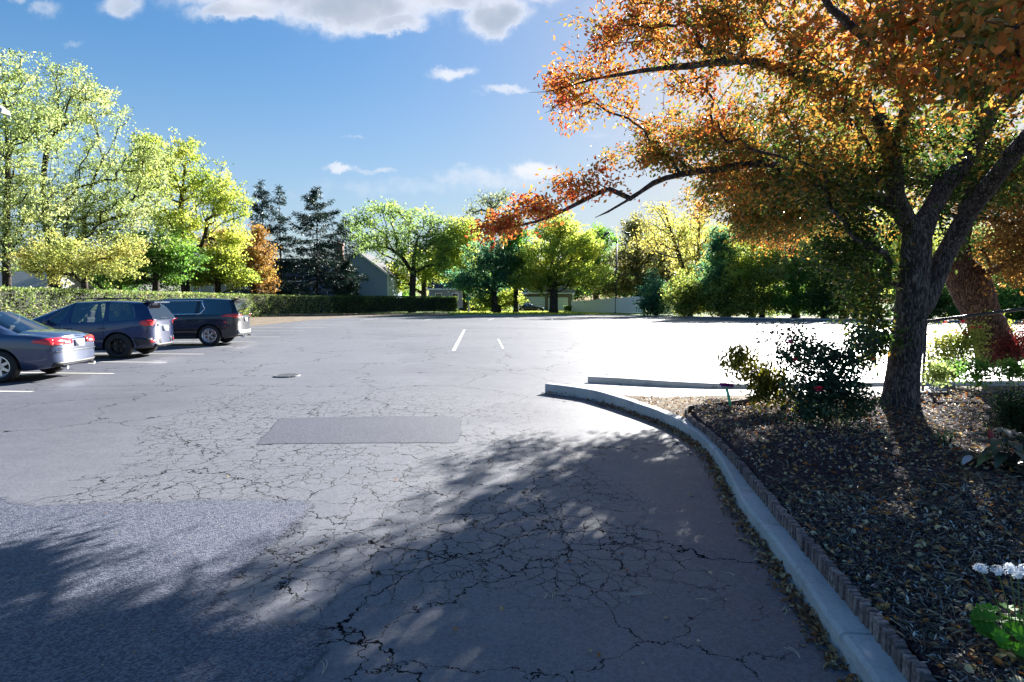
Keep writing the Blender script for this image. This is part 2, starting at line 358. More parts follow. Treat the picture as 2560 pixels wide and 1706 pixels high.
def resample(pts, step):
    pts = [Vector(p) for p in pts]; out = []
    # catmull-rom
    for i in range(len(pts)-1):
        p0 = pts[max(i-1, 0)]; p1 = pts[i]; p2 = pts[i+1]; p3 = pts[min(i+2, len(pts)-1)]
        k = max(1, int((p2-p1).length/step))
        for j in range(k):
            t = j/k
            out.append(.5*((2*p1)+(-p0+p2)*t+(2*p0-5*p1+4*p2-p3)*t*t+(-p0+3*p1-3*p2+p3)*t**3))
    out.append(pts[-1]); return out
sheet('verge_soil', [(-40, -12), (-40, 80), (-20, 84), (-8, 85), (4, 80), (22, 70), (44, 62), (62, 60), (62, 50)] + [p for p in reversed(LOT[:14])], -.004, M['dirt'])
sheet('lawn', [(-8, 72.2), (-9, 84.4), (0, 97), (18, 99), (19, 80), (24, 66), (16, 69.8), (4, 72.6)], .0, M['grass'])
edge = resample([Vector((p[0], p[1], 0)) for p in LOT[7:14]], 2.0)
strip('kerb_far', edge, .16, -.01, .07, M['kerb'], side=1)
# ---- near kerb: outer (asphalt side) foot line measured on the ground
K1 = [(1362, 983), (1420, 991), (1470, 999), (1520, 1013), (1572, 1030), (1653, 1060), (1725, 1098), (1760, 1128), (1789, 1163), (1822, 1222), (1854, 1288), (1900, 1348), (1945, 1410), (2000, 1490), (2060, 1590), (2143, 1706)]
k1 = [G(x, y) for x, y in K1]
d = (k1[-1]-k1[-3]); k1 += [k1[-1]+d*.9, k1[-1]+d*2.2+Vector((.25, 0, 0)), k1[-1]+d*2.2+Vector((1.0, -4, 0))]
k1 = resample(k1, .12)
def ktop(p): return .112+.055*max(0, min(1, (p.y-4.5)/4.5))
k1j = []
for i, p in enumerate(k1):
    if i % 25 == 12 and i+1 < len(k1):
        d_ = (k1[i+1]-p).normalized(); k1j += [p-d_*.009, p, p+d_*.009]
    else: k1j.append(p)
strip('kerb_near', k1j, [.155+.05*max(0, min(1, (8-p.y)/6)) for p in k1j], -.02, [ktop(p)+.002*math.sin(p.y*9) for p in k1j], M['kerb'], side=1, joint=27)
k2 = resample([G(1469, 963), G(1560, 968), G(1667, 974), G(1780, 978), G(1890, 979)+Vector((0, .02, 0)), Vector((7.5, 10.75, 0)), Vector((13, 10.9, 0)), Vector((20, 11.3, 0))], .4)
strip('kerb_walk', k2, .16, -.02, [.165-.05*max(0, min(1, (p.x-2.2)/2.5)) for p in k2], M['kerb'], side=1)
wk = [(.62, 10.30), (1.35, 11.22)] + [(p.x, p.y-.01) for p in k2[1:]] + [(20, 8.6), (9, 8.65), (5.2, 9.05), (3.3, 9.3), (2.6, 9.0), (2.2, 9.1), (1.6, 9.8)]
m, g = newmat('walk_joints'); co = g.n('ShaderNodeTexCoord').outputs['Object']
sx = g.n('ShaderNodeSeparateXYZ', {0: g.n('ShaderNodeMapping', {'Vector': co, 'Rotation': (0, 0, .12)}).outputs[0]})
jt = g.m('LESS_THAN', g.m('ABSOLUTE', g.m('SUBTRACT', g.m('FRACT', g.m('DIVIDE', sx.outputs[0], 1.5)), .5)), .008)
nn_ = g.m('ADD', g.m('MULTIPLY', g.noise(co, 1.4, 6, .65), .6), g.m('MULTIPLY', g.noise(co, 45, 4, .7), .4))
cc = g.mix(jt, g.mix(g.smooth(nn_, .35, .65), (.34, .335, .325), (.48, .47, .455)), (.06, .055, .05))
fin(g, pbr(g, col=cc, rough=.78, spec=.35, norm=g.n('ShaderNodeBump', {'Strength': .4, 'Distance': .005, 'Height': g.noise(co, 50, 4)}).outputs[0]))
M['walk'] = m
sheet('sidewalk', wk, .05, M['walk'])
# ---- brick edging line (foot on kerb side) and the mulch bed inside it
BE = [(1716, 1046), (1730, 1062), (1767, 1089), (1810, 1132), (1852, 1180), (1900, 1239), (1950, 1300), (2035, 1401), (2100, 1480), (2170, 1560), (2287, 1706)]
be = [G(x, y, .14) for x, y in BE]
d = be[-1]-be[-3]; be += [be[-1]+d*1.0, be[-1]+d*2.5+Vector((.2, 0, 0)), be[-1]+d*2.5+Vector((.8, -4, 0))]
be_n = resample(be, .009)
M['brick2'] = None
m, g = newmat('edging_brick'); co = g.n('ShaderNodeTexCoord').outputs['Object']
ri = g.n('ShaderNodeNewGeometry').outputs['Random Per Island']
c = g.ramp(ri, [(0, (.13, .10, .10)), (.5, (.23, .17, .16)), (1, (.32, .25, .23))])
c = g.mix(g.smooth(g.noise(co, 40, 5, .7), .4, .7), c, (.06, .05, .05))
fin(g, pbr(g, col=c, rough=.9, spec=.2, norm=g.n('ShaderNodeBump', {'Strength': .7, 'Distance': .004, 'Height': g.noise(co, 80, 4)}).outputs[0])); M['brick2'] = m
mb = MB()
def edging(mb, line, pitch, h0, h1, thick, zb, seed=3):
    rr = random.Random(seed); acc = 0; last = line[0]
    for i in range(1, len(line)):
        p = line[i]; acc += (p-last).length; last = p
        if acc >= pitch:
            acc = 0; d = (line[min(i+1, len(line)-1)]-line[i-1]); ang = math.atan2(d.y, d.x)
            h = rr.uniform(h0, h1)
            mt = Matrix.Translation((p.x, p.y, zb)) @ Matrix.Rotation(ang+rr.uniform(-.04, .04), 4, 'Z') @ Matrix.Rotation(rr.uniform(-.05, .05), 4, 'X')
            mb.box((0, thick/2+rr.uniform(-.006, .006), h/2), (pitch*rr.uniform(.40, .48), thick/2, h/2), mt)
edging(mb, be_n, .031, .108, .120, .045, .09)
o = mb.obj('brick_edging', M['brick2'], bevel=.003)
tag(o, 'curved row of weathered red-brown bricks on end, between the grey kerb and the dark mulch', 'garden edging')
# wooden return strip behind the edging tip
mb = MB()
tip = be[0]
ret = resample([tip+Vector((.0, .03, 0)), G(1722, 1022, .2), G(1760, 1014, .22), G(1830, 1006, .22), G(1900, 996, .22)+Vector((0, 0, 0))], .1)
for a, b in zip(ret[:-1], ret[1:]):
    dd = b-a; ang = math.atan2(dd.y, dd.x); mt = Matrix.Translation(((a.x+b.x)/2, (a.y+b.y)/2, .19)) @ Matrix.Rotation(ang, 4, 'Z')
    mb.box((0, 0, 0), (dd.length/2, .012, .05), mt)
tag(mb.obj('edging_board', simple('old_board', (.12, .09, .075), .8)), 'thin weathered bender board curving back from the brick edging tip into the mulch', 'garden edging')
# mulch bed surface: a grid with small mounds
def bedz(x, y):
    return .205+.035*math.sin(x*1.3+y*.7)+.02*math.sin(x*3.1-y*2.3)+.05*max(0, min(1, (x-3)/3))
inner = [(p.x, p.y) for p in resample(be, .25)]
def edge_x(y):
    """x of the edging line at depth y"""
    pts = inner
    for i in range(len(pts)-1):
        (x0, y0), (x1, y1) = pts[i], pts[i+1]
        if (y0-y)*(y1-y) <= 0 and y0 != y1: return x0+(x1-x0)*(y-y0)/(y1-y0)
    return pts[0][0] if y > pts[0][1] else pts[-1][0]
ys = np.concatenate([np.linspace(-5, 1.2, 14), np.linspace(1.3, 8.0, 68), np.linspace(8.06, 8.62, 8)]); NXB = 90
def backy(x): return 8.75 if x < 2.6 else 8.75+.25*min(1, (x-2.6)/1.5)-.35*max(0, min(1, (x-5)/3))
verts = []; ed = tip.y
for y in ys:
    x0 = edge_x(y)+.06 if y < ed else tip.x+.05+(y-ed)*.55
    for i in range(NXB):
        t = i/(NXB-1); x = x0+(14-x0)*t**1.6
        z = bedz(x, y)+random.uniform(-.012, .012)
        if i == 0: z = .185
        if y > 8.3: z -= (y-8.3)*.35
        verts.append((x, y, z))
nb = len(ys)
fs = [(j*NXB+i, j*NXB+i+1, (j+1)*NXB+i+1, (j+1)*NXB+i) for j in range(nb-1) for i in range(NXB-1)]
o = link('mulch_bed', raw('mulch_bed', verts, fs, True), M['mulch']); o['kind'] = 'structure'
# leafy soil wedge between kerb, walk and bed tip, and a skirt under the bed up to the walk
wedge = [(p.x+.15, p.y+.02) for p in k1[8:] if p.y > -5]
poly = wedge+[(6, -5.0), (20, -5), (20, 8.75), (9, 8.8), (5.2, 9.15), (3.4, 9.35), (2.4, 9.15), (1.9, 9.35)]
sheet('bed_soil', poly, .10, M['dirt'])
# second bed beyond the walk on the right
sheet('bed_far_soil', [(8.3, 8.7), (7.9, 10.6), (12, 10.8), (22, 11.2), (22, 8.5), (12, 8.4)], .062, M['dirt'])
# ---- asphalt overlays
def gsheet(name, pix, z, mat, jit=0):
    pts = [G(x, y, z) for x, y in pix]
    if jit:
        pts = [Vector(p) for p in pts]; out = []
        for i, p in enumerate(pts):
            q = pts[(i+1) % len(pts)]; k = max(1, int((q-p).length/.12)); nrm = Vector((-(q-p).y, (q-p).x, 0)).normalized()
            for j in range(k): out.append(p.lerp(q, j/k)+nrm*random.uniform(-jit, jit))
        pts = out
    return sheet(name, pts, z, mat)
def feathered(name, pix, z, mat, step=.07, pad=.25):
    poly = np.array([[p.x, p.y] for p in (G(x, y, z) for x, y in pix)])
    poly = poly[np.maximum(poly[:, 1], -20) > -19]
    x0, y0 = poly.min(0)-pad; x1, y1 = poly.max(0)+pad
    x0 = max(x0, -7); y0 = max(y0, .4)
    xs = np.arange(x0, x1, step); ys_ = np.arange(y0, y1, step); X, Y = np.meshgrid(xs, ys_); p = np.stack([X.ravel(), Y.ravel()], 1)
    inside = np.zeros(len(p), bool); dist = np.full(len(p), 1e9)
    for i in range(len(poly)):
        a, b = poly[i], poly[(i+1) % len(poly)]; d = b-a; t = np.clip(((p-a) @ d)/(d @ d+1e-12), 0, 1)
        dist = np.minimum(dist, np.linalg.norm(p-(a+t[:, None]*d), axis=1))
        c = ((a[1] > p[:, 1]) != (b[1] > p[:, 1])) & (p[:, 0] < (b[0]-a[0])*(p[:, 1]-a[1])/(b[1]-a[1]+1e-12)+a[0]); inside ^= c
    sd = np.where(inside, dist, -dist); nx_, ny_ = len(xs), len(ys_); sg = sd.reshape(ny_, nx_)
    fs = [(j*nx_+i, j*nx_+i+1, (j+1)*nx_+i+1, (j+1)*nx_+i) for j in range(ny_-1) for i in range(nx_-1) if sg[j:j+2, i:i+2].max() > -pad]
    me = raw(name, np.column_stack([p, np.full(len(p), z)]), fs); at = me.attributes.new('sd', 'FLOAT', 'POINT'); at.data.foreach_set('value', sd.astype(np.float32))
    bm = bmesh.new(); bm.from_mesh(me); bmesh.ops.delete(bm, geom=[v for v in bm.verts if not v.link_faces], context='VERTS'); bm.to_mesh(me); bm.free()
    return structure(link(name, me, mat))
feathered('asphalt_patch', [(700, 1046), (900, 1042), (1138, 1041), (1152, 1050), (1151, 1095), (1138, 1107), (1000, 1107), (700, 1109), (640, 1112), (665, 1085)], .004, M['patch'])
feathered('asphalt_overlay', [(-900, 1130), (-300, 1200), (90, 1262), (300, 1258), (560, 1250), (745, 1252), (788, 1262), (770, 1290), (690, 1350), (600, 1440), (545, 1500), (520, 1530), (640, 1550), (840, 1566), (800, 1640), (700, 1740), (640, 2100), (-900, 2100)], .004, M['coarse'])
# long narrow overlay by the parked cars (newer sealed lane)
# storm drain
c0 = G(718, 941)
mb = MB()
R = .24
for i in range(7):
    a = -R+R*2*i/6
    w = math.sqrt(max(.02, R*R-a*a))
    mb.box((c0.x, c0.y+a, .016), (w, .012, .012))
for i in range(4):
    mb.box((c0.x-.18+.12*i, c0.y, .014), (.02, R*.8, .010))
mb.lathe([(R*1.02, .006), (R*1.02, .03), (R*1.12, .03), (R*1.14, .006)], c=(c0.x, c0.y, 0), k=32)
dr = mb.obj('storm_drain', simple('cast_iron', (.20, .20, .21), .6, metal=.3))
tag(dr, 'round iron storm drain grate set in the asphalt of the parking lot', 'drain')
mb = MB(); mb.lathe([(.001, .0), (R, .0)], c=(c0.x, c0.y, .0075), k=32); mb.obj('sump_shade', simple('drain_shade', (.01, .01, .012), .9), dr)  # flat near-black disc: the shade of the pit is painted, no hollow
# painted lines
def line(p, q, w=.10):
    d = (q-p).normalized(); nrm = Vector((-d.y, d.x, 0))*w/2
    sheet('parking_line', [p-nrm, q-nrm, q+nrm, p+nrm], .004, M['paint'])
for (x, y) in [(82, 980), (285, 934.7), (416, 906.6), (511, 886), (584, 868), (640, 855.5)]:
    e = G(x, y); line(e, e+Vector((-5.2, .42, 0)))
for (x0, x1, y) in [(625, 700, 843), (618, 759, 827.5), (733, 814, 819.5), (803, 852, 812.5), (840, 900, 806)]:
    e = G(x1, y); line(e, e+Vector((-5.0, .3, 0)), .11)
line(G(1134, 877), G(1161, 825), .12); line(G(1161, 825), G(1420, 827.5), .09); line(G(1258, 872), G(1245, 848), .06)

line(G(1660, 829), G(1560, 825), .10)
for i in range(5):
    b = G(900+i*160, 801); line(b, b+Vector((.4, 5.2, 0)), .11)
# ================================================================== FOLIAGE
def rand_unit(n):
    v = rng.normal(size=(n, 3)); return v/np.linalg.norm(v, axis=1, keepdims=True)
def leaf_geo(cen, size, shape='quad', upbias=.5, droop=0.0, aspect=.5, axis=None, fold=.25, ripe=None, name='crown', mat=None, parent=None):
    n = len(cen); size = np.broadcast_to(np.asarray(size, float), (n,))[:, None]
    nrm = rand_unit(n); nrm[:, 2] = nrm[:, 2]+upbias; nrm /= np.linalg.norm(nrm, axis=1, keepdims=True)
    a = rand_unit(n) if axis is None else axis+rand_unit(n)*.7
    a[:, 2] -= droop
    a = a-nrm*np.sum(a*nrm, axis=1, keepdims=True); a /= np.linalg.norm(a, axis=1, keepdims=True)+1e-9
    b = np.cross(nrm, a)
    L = a*size; Wd = b*size*aspect*.5
    if shape == 'quad':
        vs = np.stack([cen, cen+L*.45+Wd, cen+L, cen+L*.5-Wd], axis=1); k = 4
        F_ = np.arange(n*4).reshape(n, 4)
    elif shape == 'leaf':
        up = nrm*size*fold*aspect
        vs = np.stack([cen, cen+L*.3+Wd*.9+up*.8, cen+L*.68+Wd*.8+up*.7, cen+L-nrm*size*.08, cen+L*.68-Wd*.8+up*.7, cen+L*.3-Wd*.9+up*.8], axis=1)
        b0 = np.arange(n)[:, None]*6
        F_ = np.concatenate([b0+np.array([0, 1, 2, 3]), b0+np.array([0, 3, 4, 5])], axis=0)
    V_ = vs.reshape(-1, 3); me = npmesh(name, V_, F_)
    if ripe is not None:
        at = me.attributes.new('ripe', 'FLOAT', 'POINT'); at.data.foreach_set('value', np.repeat(np.asarray(ripe, np.float32), vs.shape[1]))
    return link(name, me, mat, parent)

class Skel:
    def __init__(s): s.p = []; s.par = []; s.pl = []; s.rmin = []
    def node(s, p, par, rmin=0.0):
        s.p.append(np.array(p, float)); s.par.append(par); s.rmin.append(rmin)
        s.pl.append(0 if par < 0 else s.pl[par]+np.linalg.norm(s.p[-1]-s.p[par])); return len(s.p)-1
    def limb(s, pts, r0, r1, start=None, step=.25):
        """pts: list of points; joined to the nearest existing node unless it is the first"""
        pts = resample([Vector(p) for p in pts], step)
        if not s.p: par = -1
        else:
            A = np.array(s.p); par = int(np.argmin(np.linalg.norm(A-np.array(pts[0]), axis=1)))
        out = []
        n = len(pts)
        for i, q in enumerate(pts):
            if par >= 0 and i == 0: continue
            par = s.node(q, par, r0+(r1-r0)*i/max(1, n-1)); out.append(par)
        return out
    def grow(s, tips, alpha=.35, step=.4, wig=.06, exclude=0):
        T = np.asarray(tips, float); n = len(T); best = np.full(n, 1e9); who = np.zeros(n, int)
        A = np.array(s.p); pl = np.array(s.pl)
        for j in range(exclude, len(A)):
            c = np.linalg.norm(T-A[j], axis=1)+alpha*pl[j]; m = c < best; best[m] = c[m]; who[m] = j
        done = np.zeros(n, bool); idx = np.full(n, -1)
        for _ in range(n):
            c = np.where(done, 1e9, best); i = int(np.argmin(c)); done[i] = True
            a = s.p[who[i]]; b = T[i]; d = np.linalg.norm(b-a); k = max(1, int(d/step)); par = who[i]; new = []
            for q in range(1, k+1):
                t = q/k; p = a+(b-a)*t
                if q < k: p = p+rng.normal(size=3)*wig*d/k + np.array([0, 0, .10*d*t*(1-t)])
                par = s.node(p, par); new.append(par)
            idx[i] = par
            for j in new:
                c = np.linalg.norm(T-s.p[j], axis=1)+alpha*s.pl[j]; m = c < best; best[m] = c[m]; who[m] = j
        return idx
    def mesh(s, rt, e=.5, name='trunk', mat=None, parent=None, kmax=10, rcut=0.0, flare=0.0, rough=0.0):
        n = len(s.p); cnt = np.zeros(n); ch = [[] for _ in range(n)]
        for i in range(n):
            if s.par[i] >= 0: ch[s.par[i]].append(i)
        for i in range(n-1, -1, -1):
            if not ch[i]: cnt[i] = 1
            if s.par[i] >= 0: cnt[s.par[i]] += cnt[i]
        r = np.maximum(rt*cnt**e, np.array(s.rmin))
        s.cnt = cnt; s.r = r
        mb = MB(); stack = [(0, -1)]
        while stack:
            st, pr = stack.pop(); chain = [pr] if pr >= 0 else []; i = st
            while True:
                chain.append(i)
                if not ch[i]: break
                nx_ = max(ch[i], key=lambda q: (r[q], cnt[q]))
                for q in ch[i]:
                    if q != nx_: stack.append((q, i))
                i = nx_
            rr = [r[q] for q in chain]
            if pr >= 0: rr[0] = min(rr[0], rr[1]*1.25)
            if max(rr) < rcut: continue
            rr[-1] *= .5
            if pr < 0 and flare: rr = [q*(1+flare*math.exp(-((s.p[c][2]-s.p[chain[0]][2])/.25))) for q, c in zip(rr, chain)]
            k = 3 if max(rr) < rt*2.2 else (5 if max(rr) < rt*6 else kmax)
            mb.tube([s.p[q] for q in chain], rr, k, cap=(pr < 0))
        if rough:
            from mathutils import noise
            mb.v = [tuple(Vector(v)+Vector(noise.noise_vector(Vector(v)*6))*rough*1.0) for v in mb.v]
        return mb.obj(name, mat, parent, smooth=True)

def lobes_sample(lobes, n, shell=.35):
    """lobes: (center, radii (3), weight)"""
    w = np.array([l[2] for l in lobes], float); w /= w.sum(); pick = rng.choice(len(lobes), n, p=w)
    d = rand_unit(n); ph = pick*1.7
    w_ = 1+.20*np.sin(d[:, 0]*4.1+ph)*np.cos(d[:, 2]*3.7+ph*2)+.14*np.sin(d[:, 1]*7.3+d[:, 2]*6.1+ph)+.10*rng.normal(size=n)
    u = d*((shell+(1-shell)*rng.random(n)**.6)*w_)[:, None]
    c = np.array([tuple(l[0]) for l in lobes])[pick]; r = np.array([l[1] for l in lobes])[pick]
    return c+u*r, pick

def tree(name, label, cat, base, Y, trunk, lobes, mat, ntips=260, per=34, lsize=None, group=None, bark=None, rt=None, R=None, upbias=.4,
         spread=None, df=.9, alpha=.35, dY=0, rcut=0, aspect=.62, zmin=.3, crown='crown'):
    """base px, depth Y, trunk [(px,py)...], lobes [(px,py,rx,ry[,dy])] photo-measured sizes turned into metres at that depth"""
    ntips = int(ntips*1.9); per = int(per*.85)
    bx = (base-1280)/F*Y; root = empty(name, (bx, Y, 0)); tag(root, label, cat, group)
    sc = Y/F; L = []
    for l in lobes:
        c = P(l[0], l[1], Y)+Vector((0, l[4] if len(l) > 4 else 0, 0)); rx, rz = l[2]*sc, l[3]*sc
        L.append((c, (rx, max(rx, rz)*df, rz), l[2]*l[3]))
    tips, _ = lobes_sample(L, ntips, .2)
    tips[:, 2] = np.maximum(tips[:, 2], zmin)
    o0 = np.array([bx, Y, 0.0]); sk = Skel()
    R = R or .016*Y/60*15
    pts = [Vector((bx, Y, -.05))]+[P(q[0], q[1], Y+(q[2] if len(q) > 2 else 0)) for q in trunk]
    pts = [p-Vector(o0) for p in pts]
    sk.limb(pts, R, R*.3, step=.8)
    idx = sk.grow(tips-o0, alpha=alpha, step=1.2, wig=.12, exclude=max(1, min(3, len(sk.p)//3)))
    sk.mesh(rt or .022*Y/60, mat=bark or M['bark_far'], parent=root, kmax=8, rcut=rcut, flare=.3)
    n = ntips*per; ti = np.repeat(np.arange(ntips), per); tp = tips[ti]-o0
    par = np.array([sk.p[sk.par[i]] for i in idx])[ti]
    ls = (lsize*1.05 if lsize else .0038*Y)
    sp = spread or .0078*Y
    cen = tp+(par-tp)*rng.random((n, 1))*.6+rng.normal(size=(n, 3))*np.array([sp, sp, sp*.55])*.62
    cen[:, 2] = np.maximum(cen[:, 2], .1)
    leaf_geo(cen, ls*(.6+.8*rng.random(n)), 'quad', upbias, .2, aspect, name=crown, mat=mat, parent=root)
    return root

def spruce(name, label, cat, px, top, Y, half, mat, nlev=26, low=.06, sparse=1.0, lean=0, group=None, card=.42, dens=16):
    bx = (px-1280)/F*Y; root = empty(name, (bx, Y, 0)); tag(root, label, cat, group)
    H = P(px, top, Y).z; Rm = half/F*Y; mb = MB(); cs = []; ax = []
    tr = [Vector((lean*(i/9)**1.5, 0, H*i/9)) for i in range(10)]
    mb.tube(tr, [max(.02, .21*(1-i/9.3)) for i in range(10)], 7)
    for l in range(nlev):
        t = low+(1-low)*(l/(nlev-1))**.92; z = H*t
        Lr = Rm*(1-t)**.75+.25
        nb_ = random.randint(4, 6)
        for b in range(nb_):
            if random.random() > sparse: continue
            a = random.uniform(0, 2*PI); Lb = Lr*random.uniform(.5, 1.12); dr = .30 if t < .6 else .02
            p0 = Vector((lean*t**1.5, 0, z)); pts = []
            for q in range(6):
                s_ = q/5
                pts.append(p0+Vector((math.cos(a)*Lb*s_, math.sin(a)*Lb*s_, -Lb*dr*s_+Lb*.24*s_*s_)))
            mb.tube(pts, [.045*(1-.8*q/5)*(.4+Lb/4) for q in range(6)], 3, cap=False)
            m_ = int(dens*Lb)+3
            for _ in range(m_):
                s_ = random.uniform(.15, 1.0); i = min(4, int(s_*5)); q = pts[i].lerp(pts[i+1], s_*5-i)
                sd = random.choice((-1, 1))*random.uniform(.0, .35)*Lb*(1.1-s_)*.8
                c = q+Vector((-math.sin(a)*sd, math.cos(a)*sd, -abs(sd)*.25+random.uniform(-.12, .05)))
                cs.append(c); ax.append((math.cos(a)+(-math.sin(a))*(1 if sd > 0 else -1)*.8, math.sin(a)+math.cos(a)*(1 if sd > 0 else -1)*.8, -.35))
    mb.obj('trunk', M['bark_far'], root, True)
    cs = np.array([tuple(c) for c in cs]); ax = np.array(ax); k = 4
    cs = np.repeat(cs, k, 0)+rng.normal(size=(len(cs)*k, 3))*.12; ax = np.repeat(ax, k, 0)
    leaf_geo(cs, card*(.5+rng.random(len(cs))), 'quad', .6, .2, .22, axis=ax, name='crown', mat=mat, parent=root)
    return root

def hedge(name, label, path, h, w, mat, per_m, group=None, size=.11):
    root = empty(name, (path[0][0], path[0][1], 0)); tag(root, label, 'hedge', group); o0 = Vector((path[0][0], path[0][1], 0))
    mb = MB(); cs = []
    for (a, b) in zip(path[:-1], path[1:]):
        a = Vector((a[0], a[1], 0)); b = Vector((b[0], b[1], 0)); d = b-a; Ls = d.length; d.normalize(); nrm = Vector((-d.y, d.x, 0))
        mt = Matrix(((d.x, nrm.x, 0, (a.x+b.x)/2-o0.x), (d.y, nrm.y, 0, (a.y+b.y)/2-o0.y), (0, 0, 1, 0), (0, 0, 0, 1)))
        mb.box((0, 0, h*.5+.08), (Ls/2-.15, w/2-.22, h/2-.24), mt)
        n = int(Ls*per_m); t = rng.random(n)*Ls; k = rng.random(n)
        y = np.where(k < .4, -w/2, np.where(k < .7, w/2, (rng.random(n)-.5)*w)); z = np.where(k < .7, rng.random(n)**.9*h, h)
        # uneven clipped faces
        bump = .10*np.sin(t*2.1+z*2.7)+.07*np.sin(t*5.3-z*4.1)+rng.normal(size=n)*.06
        y = np.where(k < .7, y+np.sign(y)*(bump-.06), y); z = np.where(k >= .7, z+rng.normal(size=n)*.035, z)
        P_ = np.array(a-o0)[None, :]+np.outer(t, np.array(d))+np.outer(y, np.array(nrm)); P_[:, 2] = np.maximum(z, .05)
        gap = (np.sin(t*1.7+3)*np.sin(t*.9) > .93) & (z < h*.4)
        cs.append(P_[~gap])
    mb.obj('stems', simple('hedge_dark_core', (.018, .022, .012), .9, var=.4), root)  # solid core box, no real stems; inner shade put into its colour
    cs = np.concatenate(cs)
    leaf_geo(cs, size*(.6+.8*rng.random(len(cs))), 'quad', .5, 0, .6, name='foliage', mat=mat, parent=root)
    return root
# ================================================================== leaf colours (own autumn colours; dark green also paints the far hedge's shade)
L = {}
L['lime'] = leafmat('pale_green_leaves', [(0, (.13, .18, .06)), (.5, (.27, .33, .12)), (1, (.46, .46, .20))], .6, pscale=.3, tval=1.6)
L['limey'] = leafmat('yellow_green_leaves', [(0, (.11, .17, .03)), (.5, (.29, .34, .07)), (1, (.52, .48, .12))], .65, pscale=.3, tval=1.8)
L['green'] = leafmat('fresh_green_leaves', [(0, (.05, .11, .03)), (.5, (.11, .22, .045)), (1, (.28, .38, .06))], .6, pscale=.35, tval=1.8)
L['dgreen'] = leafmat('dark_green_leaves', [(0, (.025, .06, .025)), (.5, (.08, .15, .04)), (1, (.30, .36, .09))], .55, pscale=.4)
L['bluegreen'] = leafmat('blue_green_leaves', [(0, (.03, .09, .06)), (.5, (.07, .17, .09)), (1, (.18, .30, .09))], .55, pscale=.35, tval=1.8)
L['yellow'] = leafmat('yellow_leaves', [(0, (.20, .20, .06)), (.5, (.44, .39, .10)), (1, (.60, .52, .18))], .6, pscale=.4, tval=1.6)
L['lgreen'] = leafmat('soft_green_leaves', [(0, (.07, .12, .04)), (.5, (.16, .24, .07)), (1, (.36, .42, .12))], .6, pscale=.35, tval=1.7)
L['gold'] = leafmat('golden_green_leaves', [(0, (.17, .21, .06)), (.5, (.34, .37, .11)), (1, (.52, .42, .14))], .55, pscale=.5, tval=1.5)
L['orange'] = leafmat('orange_leaves', [(0, (.20, .12, .04)), (.5, (.38, .21, .06)), (1, (.38, .34, .10))], .45, pscale=.5)
L['sparse'] = leafmat('grey_green_leaves', [(0, (.09, .12, .08)), (.5, (.17, .20, .11)), (1, (.30, .32, .16))], .55, tval=1.6)
L['spruce'] = leafmat('spruce_needles', [(0, (.010, .026, .022)), (.6, (.022, .05, .036)), (1, (.055, .085, .045))], .18, pscale=.6, rough=.5)
L['pine'] = leafmat('pine_needles', [(0, (.03, .045, .025)), (.5, (.14, .14, .05)), (1, (.44, .38, .12))], .5, pscale=.5, tval=1.7)
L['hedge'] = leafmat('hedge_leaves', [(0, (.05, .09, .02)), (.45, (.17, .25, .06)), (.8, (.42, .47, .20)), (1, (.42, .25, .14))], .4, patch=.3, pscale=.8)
L['thicket'] = leafmat('thicket_leaves', [(0, (.02, .045, .015)), (.4, (.13, .18, .03)), (1, (.52, .50, .16))], .6, patch=.3, pscale=.45, tval=1.8)
L['main'] = leafmat('crabapple_leaves', [(0, (.022, .055, .012)), (.25, (.06, .105, .02)), (.45, (.19, .15, .03)), (.62, (.42, .19, .04)), (.82, (.44, .125, .03)), (1, (.40, .06, .035))], .48, patch=.30, pscale=1.2, attr=True, rough=.42, tval=1.6, sat=.97)

# ---- left bank of trees behind the hedge
tree('locust_tree', 'tall airy pale green tree at the far left, cut by the photo edge', 'tree', 18, 42, [(16, 560), (20, 400), (10, 250)],
     [(15, 185, 85, 75), (70, 300, 110, 95), (20, 400, 110, 110), (60, 520, 120, 90), (10, 620, 100, 70)], L['lime'], 420, 30, R=.26, lsize=.15)
tree('locust_tree', 'tallest pale green tree, dark branches fanning in its open top, second from the left', 'tree', 150, 50, [(120, 600), (108, 460), (122, 350)],
     [(165, 215, 95, 65), (245, 270, 75, 75), (110, 300, 90, 70), (235, 390, 90, 70), (170, 520, 150, 90), (320, 470, 100, 80), (290, 570, 130, 90), (380, 400, 60, 60), (120, 610, 110, 60)], L['lime'], 760, 30, R=.24, lsize=.16)
tree('golden_tree', 'low golden-green tree right above the hedge behind the sedan', 'tree', 215, 40, [(210, 680), (205, 640)],
     [(170, 640, 90, 60), (260, 660, 80, 50), (110, 660, 70, 45), (320, 620, 50, 40)], L['gold'], 230, 32, R=.14, lsize=.14)
tree('maple_tree', 'upright yellow-green maple with a pointed top, left of the thin spruces', 'tree', 470, 60, [(455, 620), (452, 530), (462, 420)],
     [(470, 385, 40, 50), (400, 450, 60, 80), (520, 470, 70, 60), (575, 510, 50, 55), (450, 560, 100, 60), (590, 590, 40, 35), (375, 365, 42, 45), (350, 430, 30, 60)], L['limey'], 520, 28, R=.26)
tree('broad_tree', 'broad dark green tree low behind the hedge, under the pointed maple', 'tree', 390, 54, [(390, 680), (395, 640)],
     [(350, 640, 65, 60), (430, 640, 70, 60), (300, 690, 50, 30)], L['green'], 330, 34, R=.2)
tree('small_tree', 'bushy lime green small tree behind the hedge, beside the orange tree', 'tree', 545, 62, [(545, 700), (548, 660)],
     [(530, 665, 75, 45), (590, 690, 50, 28), (480, 690, 45, 28), (560, 640, 45, 35)], L['limey'], 260, 32, R=.16)
